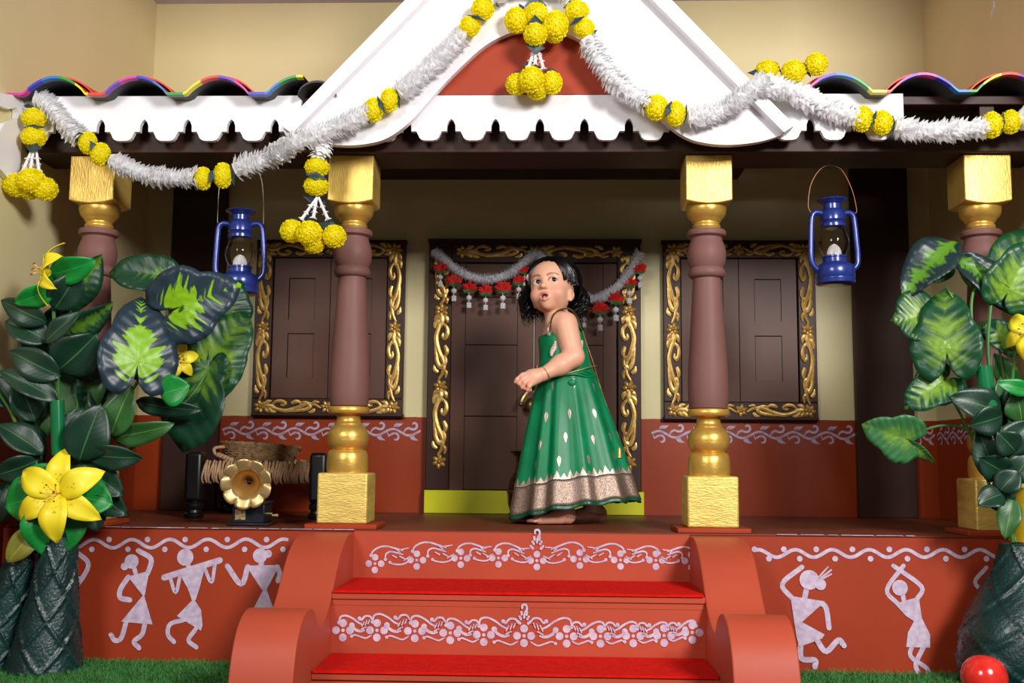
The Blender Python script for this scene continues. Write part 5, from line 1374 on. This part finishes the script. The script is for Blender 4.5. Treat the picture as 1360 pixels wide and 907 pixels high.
# skin tint: lips, mouth, brows, nails of colour that belong to the skin
LP = (BV - np.array(HO)) @ np.array(HM)
base = np.array(lin((232, 176, 146))); Tn = np.tile(base, (len(BV), 1))
def blend(mask, c): 
    global Tn
    Tn = Tn * (1 - mask[:, None]) + np.array(lin(c)) * mask[:, None]
def segd(P, pts):
    d = np.full(len(P), 9.); P = np.asarray(P)
    for a, b in zip(pts[:-1], pts[1:]):
        a, b = np.array(a), np.array(b); ab = b - a; t = np.clip(((P - a) @ ab) / (ab @ ab), 0, 1); d = np.minimum(d, np.linalg.norm(P - a - t[:, None] * ab, axis=1))
    return d
sm = lambda d, r, s: np.clip((r - d) / s + .5, 0, 1)
front = LP[:, 1] > .03
for s in (-1, 1): blend(.35 * sm(np.linalg.norm(LP - np.array((s * .036, .058, -.030)), axis=1), .018, .02), (232, 140, 120))
blend(.85 * sm(np.minimum(segd(LP, ML), segd(LP, LL)), .0062, .0025) * front, (200, 104, 98))
inm = (np.linalg.norm((LP - np.array((0, .062, -.0475))) / np.array((.0125, .0075, .0078)), axis=1))
blend(np.clip((1.0 - inm) * 4, 0, 1) * (LP[:, 1] < .0635) * front, (60, 14, 14))
for s in (-1, 1):
    br = [(s * .0130, .066, .0215), (s * .022, .064, .0255), (s * .034, .055, .0265), (s * .043, .044, .0225)]
    d2 = segd(LP[:, [0, 2]], [(b[0], b[2]) for b in br]); blend(.8 * sm(d2, .0026, .0030) * front, (92, 56, 44))
    # lash line
    ee = np.hypot((LP[:, 0] - s * .0270) / .0133, (LP[:, 2] - .0056) / .0079); blend(.9 * np.clip(1 - np.abs(ee - 1.03) * 5, 0, 1) * (LP[:, 2] > .004) * front, (60, 34, 28))
    blend(.4 * np.clip(1 - np.abs(ee - 1.02) * 7, 0, 1) * (LP[:, 2] <= .004) * front, (150, 90, 76))
hand_d = np.linalg.norm(BV - np.array(A(694, 508, .243)), axis=1); blend(.45 * sm(hand_d, .022, .03), (236, 160, 140))
ft = BV[:, 2] < PZ + .03; blend(.4 * ft, (236, 166, 146))
ca = me.color_attributes.new('Tint', 'FLOAT_COLOR', 'POINT'); ca.data.foreach_set('color', np.concatenate([Tn, np.ones((len(Tn), 1))], 1).astype(np.float32).ravel())
body = obj('body', me, girl)
# eyes
gz = (Vector((.05, -1, .22))).normalized(); gq = gz.to_track_quat('Z', 'Y').to_matrix()
for s in (-1, 1):
    c = h(s * .0270, EY, .006) - GL
    eo = MB().ell(c, (ER,) * 3, 20, 14).build('eye', 'eye_white', girl)
    im = MB(); im.lathe([(.0, ER + .0010), (.003, ER + .0008), (.0056, ER + .0002), (.0074, ER - .0010), (.0077, ER - .0035)], c=c, n=20, M=gq); im.build('iris', 'iris', eo)
b_ = h(-.002, .0625, .0235); MB().ell(b_ - GL + fwd * .001, (.0017,) * 3, 8, 6).build('forehead_dot', 'lining', girl)

# hair -------------------------------------------------------------------
HC = Vector((0, -.022, .026))
def scalp(az, pol, f=1.0):
    return HC + Vector((.0790 * math.sin(pol) * math.sin(az), .0880 * math.sin(pol) * math.cos(az), .0810 * math.cos(pol))) * f
# cap mesh
hm = MB(); na, npz = 64, 22
for j in range(npz + 1):
    for i in range(na):
        az = 2 * math.pi * i / na; caz = math.cos(az)
        # hairline: high over the forehead, low at the nape
        lim = np.interp(abs((az + math.pi) % (2 * math.pi) - math.pi), [0, .30, .62, .85, 1.45, 2.0, math.pi], [R(52), R(56), R(82), R(96), R(98), R(122), R(128)])
        lim += R(4) * math.sin(az * 23) + R(3) * math.sin(az * 41 + 1)
        pol = lim * j / npz
        f = 1.0 + .012 * math.sin(az * 17 + pol * 3) + .008 * math.sin(az * 31)
        if j == npz: f = .93
        q = scalp(az, pol, f); hm.v.append(tuple(h(*q) - GL))
for j in range(npz):
    for i in range(na): i2 = (i + 1) % na; hm.f.append((j * na + i, (j + 1) * na + i, (j + 1) * na + i2, j * na + i2))
hair = hm.build('hair', 'hair', girl, angle=80)
hs = MB()
def strand(az0, az1, drop, flare, curlamp, r=.0017, ph=0., vol=.0):
    pts = []; rs = []; n = 20
    for k in range(n + 1):
        t = k / n
        if t < .5:
            u = t / .5; az = az0 + (az1 - az0) * (u ** .8); pol = R(4) + R(92) * u
            p = scalp(az, pol, 1.015 + .02 * u + vol * math.sin(u * 1.57) + .012 * math.sin(u * 5 + ph))
        else:
            u = (t - .5) / .5; q = scalp(az1, R(96), 1.035 + vol)
            w_ = curlamp * u * math.sin(u * 7.5 + ph); w2 = curlamp * u * math.cos(u * 7.5 + ph)
            out = Vector((math.sin(az1), math.cos(az1), 0)); sd_ = Vector((math.cos(az1), -math.sin(az1), 0))
            p = q + out * (flare * math.sin(u * 2.2) - .018 * u * u + w_ * .8) + sd_ * (w2) + Vector((0, 0, -drop * u))
        pts.append(h(*p) - GL); rs.append(r * (1 - .75 * t ** 3))
    hs.tube(pts, rs, 4)
rr = random.Random(5)
for i in range(620):
    a = rr.uniform(R(108), R(292))
    if a < R(180): a0 = rr.uniform(R(-20), R(120))
    else: a0 = rr.uniform(R(240), R(380))
    back = abs(a - math.pi) < R(75)
    drop = rr.uniform(.055, .105) if back else rr.uniform(.05, .10)
    strand(a0, a, drop, rr.uniform(.0, .026), rr.uniform(.006, .018), rr.uniform(.0011, .0022), rr.uniform(0, 6.28), rr.uniform(.0, .09))
# side locks falling beside the far cheek and behind the near ear
for i in range(150):
    a = rr.uniform(R(270), R(296)); strand(rr.uniform(R(290), R(350)), a, rr.uniform(.075, .135), rr.uniform(.004, .034), rr.uniform(.008, .024), rr.uniform(.0011, .002), rr.uniform(0, 6.28))
for i in range(260):
    a = rr.uniform(R(108), R(150)); strand(rr.uniform(R(20), R(70)), a, rr.uniform(.075, .115), rr.uniform(.006, .034), rr.uniform(.008, .022), rr.uniform(.0011, .002), rr.uniform(0, 6.28), rr.uniform(.02, .15))
for i in range(150):
    s = rr.choice((-1, 1)); a = rr.uniform(R(44), R(108)) * s; strand(rr.uniform(R(-12), R(50)) * s, a, rr.uniform(.0, .022), rr.uniform(-.006, .004), rr.uniform(.001, .004), rr.uniform(.0012, .002), rr.uniform(0, 6.28))
# fringe wisps over the temples
for i in range(46):
    s = rr.choice((-1, 1, 1)); pts = []; rs = []; a0 = rr.uniform(R(-8), R(20)) * s; a1 = rr.uniform(R(38), R(66)) * s; pe = rr.uniform(R(52), R(74))
    for k in range(11):
        u = k / 10; p = scalp(a0 + (a1 - a0) * u ** 1.3, R(8) + (pe - R(8)) * u, 1.02 + .01 * math.sin(u * 3)); pts.append(h(*p) - GL); rs.append(.0013 * (1 - .7 * u))
    hs.tube(pts, rs, 4)
so = hs.build('hair_strands', 'hair', hair, angle=80); so['kind'] = 'stuff'
cp = h(-.066, .03, .036) - GL
MB().ell(cp, (.008, .006, .012), 10, 8).build('hair_clip', 'clip', hair)

# dress ------------------------------------------------------------------
WA = A(752, 494, .375)
def skirt_pt(th, t, off=0.):
    """th: angle (0 = +x, -90deg = camera side), t: 0 waist .. 1 hem"""
    # centre drifts right, radii grow
    cx = WA.x + .027 * t; cy = .380 + .005 * t
    rx = .088 + .116 * t ** .95; ry = .076 + .094 * t
    zt = WA.z + .004; zb = .402 + .150 * (math.cos(th) * .204) + .016 * max(0, -math.sin(th)) ** 2
    ple = (.046 * math.sin(13 * th + .9 * math.sin(3 * th)) + .020 * math.sin(7 * th + 1.3 + t) + .010 * math.sin(23 * th + 2)) * min(1, t * 1.7 + .22)
    g = 1 + ple + off
    sag = .004 * math.sin(13 * th + 1.2) * t
    return Vector((cx + rx * g * math.cos(th), cy + ry * g * math.sin(th), zt + (zb - zt) * t + sag * t))
def skirt_band(name, mat, t0, t1, nt_, off=0., n=200, parent=girl, thick=.0012):
    m = MB()
    for j in range(nt_ + 1):
        t = t0 + (t1 - t0) * j / nt_
        for i in range(n): m.v.append(tuple(skirt_pt(2 * math.pi * i / n, t, off) - GL))
    for j in range(nt_):
        for i in range(n): i2 = (i + 1) % n; m.f.append((j * n + i, (j + 1) * n + i, (j + 1) * n + i2, j * n + i2))
    o = m.build(name, mat, parent, angle=75)
    s = o.modifiers.new('solid', 'SOLIDIFY'); s.thickness = thick; s.offset = -1
    return o
skirt = skirt_band('skirt', 'silk', 0, .80, 30)
skirt_band('brocade_border', 'brocade', .79, .972, 8, .004, parent=skirt)
skirt_band('hem_piping', 'silk_dark', .968, 1.0, 3, .007, parent=skirt, thick=.002)
skirt_band('border_line', 'silk_dark', .788, .794, 1, .006, parent=skirt)
# temple teeth above the border
tm = MB(); nT = 58
for i in range(nT):
    th0 = 2 * math.pi * i / nT; w_ = 2 * math.pi / nT
    hgt = .060 if i % 2 else .042
    lv = [(0, .5), (.25, .5), (.25, .36), (.5, .36), (.5, .22), (.75, .22), (.75, .10), (1, .05)]
    for s in (-1, 1):
        vs = []
        for a, b in lv: vs.append((th0 + s * b * w_, .79 - hgt * a))
        o = len(tm.v)
        for (th, t) in vs: tm.v.append(tuple(skirt_pt(th, t, .006) - GL)); tm.v.append(tuple(skirt_pt(th0, t, .006) - GL))
        for k in range(len(vs) - 1): tm.f.append((o + 2 * k, o + 2 * k + 2, o + 2 * k + 3, o + 2 * k + 1))
tm.build('temple_border', 'zari', skirt, smooth=False)
# woven leaf motifs
def motif(th, t, s=1.0, nm='woven_motif'):
    m = MB()
    prof_ = [(0, .0), (.10, .12), (.30, .30), (.45, .42), (.62, .48), (.78, .44), (.90, .28), (1.0, .0)]
    for sg in (-1, 1):
        o = len(m.v)
        for v, wd in prof_:
            for q in (.12, 1.0):
                dth = sg * wd * .115 * s * q / (1 + t); m.v.append(tuple(skirt_pt(th + dth + .012, t - v * .075 * s, .006) - GL))
        for k in range(len(prof_) - 1): m.f.append((o + 2 * k, o + 2 * k + 1, o + 2 * k + 3, o + 2 * k + 2))
    m.build(nm, 'zari', skirt, smooth=False)
mr_ = random.Random(3)
for row, (t, nn) in enumerate(((.16, 9), (.36, 10), (.55, 11), (.72, 12))):
    for i in range(nn): motif(2 * math.pi * (i + (row % 2) * .5) / nn + mr_.uniform(-.05, .05), t + mr_.uniform(-.02, .02))
# black lining under the hem
ln_ = MB(); n = 90
for j, t in enumerate((.86, .93, 1.0)):
    for i in range(n):
        th = 2 * math.pi * i / n; p = skirt_pt(th, t, -.16); q = .0
        ln_.v.append((p.x - GL.x, p.y - GL.y, max(p.z - q, PZ + .012) - GL.z))
for j in range(2):
    for i in range(n): i2 = (i + 1) % n; ln_.f.append((j * n + i, (j + 1) * n + i, (j + 1) * n + i2, j * n + i2))
ln_.build('lining', 'lining', skirt)
# bodice
bl_ = MB(); rings = [(752, 497, .375, .0900, .0780), (751.5, 490, .376, .0870, .0760), (750, 478, .380, .0815, .0745), (748, 464, .382, .0785, .0735), (746, 452, .385, .0765, .0720), (745, 443, .386, .0725, .0680), (744.5, 437, .387, .0660, .0640)]
n = 72; 
for (px, py, Y, rx, ry) in rings:
    c = A(px, py, Y)
    for i in range(n):
        th = 2 * math.pi * i / n; f = 1 + .006 * math.sin(9 * th)
        # neckline dips at the front (-x) and rises at the back (+x)
        dz = (.026 * math.cos(th) - .004) if py < 438 else (.012 * math.cos(th) if py < 445 else 0)
        bl_.v.append((c.x + rx * f * math.cos(th) - GL.x, c.y + ry * f * math.sin(th) - GL.y, c.z + dz - GL.z))
for j in range(len(rings) - 1):
    for i in range(n): i2 = (i + 1) % n; bl_.f.append((j * n + i, j * n + i2, (j + 1) * n + i2, (j + 1) * n + i))
bod = bl_.build('bodice', 'silk', girl, angle=75)
s = bod.modifiers.new('solid', 'SOLIDIFY'); s.thickness = .002; s.offset = -1
# shoulder straps with gold edge
def G(x, y, Y): return A(x, y, Y) - GL
stp = catmull([G(730, 441, .312), G(730.5, 430, .314), G(734, 419, .318), G(741, 412, .322), G(750, 409.5, .324), G(759, 412, .324), G(766, 419, .324), G(771, 430, .33), G(774, 438, .345)], 6)
MB().tube(stp, .0030, 8).build('strap', 'zari_gold', bod)
MB().tube([p + Vector((.0015, -.0065, -.002)) for p in stp], .0022, 6).build('strap_edge', 'lining', bod)
stp2 = catmull([G(722, 440, .420), G(727, 426, .428), G(736, 416, .432), G(748, 415, .432), G(760, 424, .425), G(766, 435, .42)], 6)
MB().tube(stp2, .0042, 8).build('strap', 'zari_gold', bod)
MB().ell(G(729, 439, .325), (.008, .004, .018), 12, 8).build('embroidered_patch', 'zari', bod)
# waist sash, bow and cords
ws = MB()
for k in range(3):
    pts = []
    for i in range(49):
        th = 2 * math.pi * i / 48; c = A(752, 496 + 2.3 * k, .375); g_ = 1.0 + .012 * k
        pts.append((c.x + .0905 * g_ * math.cos(th) - GL.x, c.y + .0785 * g_ * math.sin(th) - GL.y, c.z + .004 * math.sin(th * 5 + k) - GL.z))
    ws.tube(pts, .0045, 6, cap=False)
ws.build('waist_sash', 'silk', bod)
bw = MB(); bw.ell(G(760, 508, .292), (.013, .005, .011), 12, 8); bw.build('sash_knot', 'silk', bod)
MB().tube(catmull([G(748, 497, .290), G(760, 494, .290), G(771, 491, .294), G(784, 487, .315), G(792, 486, .35)], 6), .0015, 6).build('gold_cord', 'zari_gold', bod)
def on_skirt(px, t, off=.02):
    best = None
    for i in range(180):
        th = -math.pi * i / 180; p = skirt_pt(th, t, off)
        q = ROT.transposed() @ (p - CAM); sx = 680 + FPX * q.x / -q.z
        if best is None or abs(sx - px) < best[0]: best = (abs(sx - px), p)
    return best[1] - GL
MB().tube(catmull([G(773, 437, .352), G(781, 462, .36), G(788, 482, .355)] + [on_skirt(796, .10), on_skirt(805, .26), on_skirt(813, .40), on_skirt(819, .52), on_skirt(822, .60)], 6), .0014, 6).build('back_cord', 'zari_gold', bod)
p_ = on_skirt(823, .62); MB().lathe([(.002, .012), (.006, .004), (.007, -.012), (.0085, -.022), (.0, -.022)][::-1], c=p_, n=12).build('cord_tassel', 'zari_gold', bod)
for (px, py, Y) in ((735, 463, .311), (770, 462, .3275)):
    m = MB(); c = G(px, py, Y)
    for i in range(10):
        a = -.5 + i / 9; m.ell(c + Vector((.006 * math.sin(a * 3), 0, a * .042)), (.0095 * (1 - abs(a)), .0015, .004), 8, 5)
    m.build('woven_motif', 'zari', bod)
# anklets and bangle
for (px, py, Y, r) in ((752, 685, .322, .030), (790, 682, .458, .030)):
    m = MB(); c = G(px, py, Y)
    for i in range(22):
        th = 2 * math.pi * i / 22; m.ell(c + Vector((r * math.cos(th), r * math.sin(th), .004 * math.sin(th * 2))), (.0038,) * 3, 6, 5)
    m.build('anklet', 'zari', girl)
bg = MB(); c = G(724, 496.5, .262); d = (EL - WR).normalized(); u = d.orthogonal().normalized(); v = d.cross(u)
bg.tube([c + (u * math.cos(a) + v * math.sin(a)) * .0232 for a in [2 * math.pi * i / 24 for i in range(25)]], .0014, 5, cap=False); bg.build('bangle', 'zari_gold', girl)
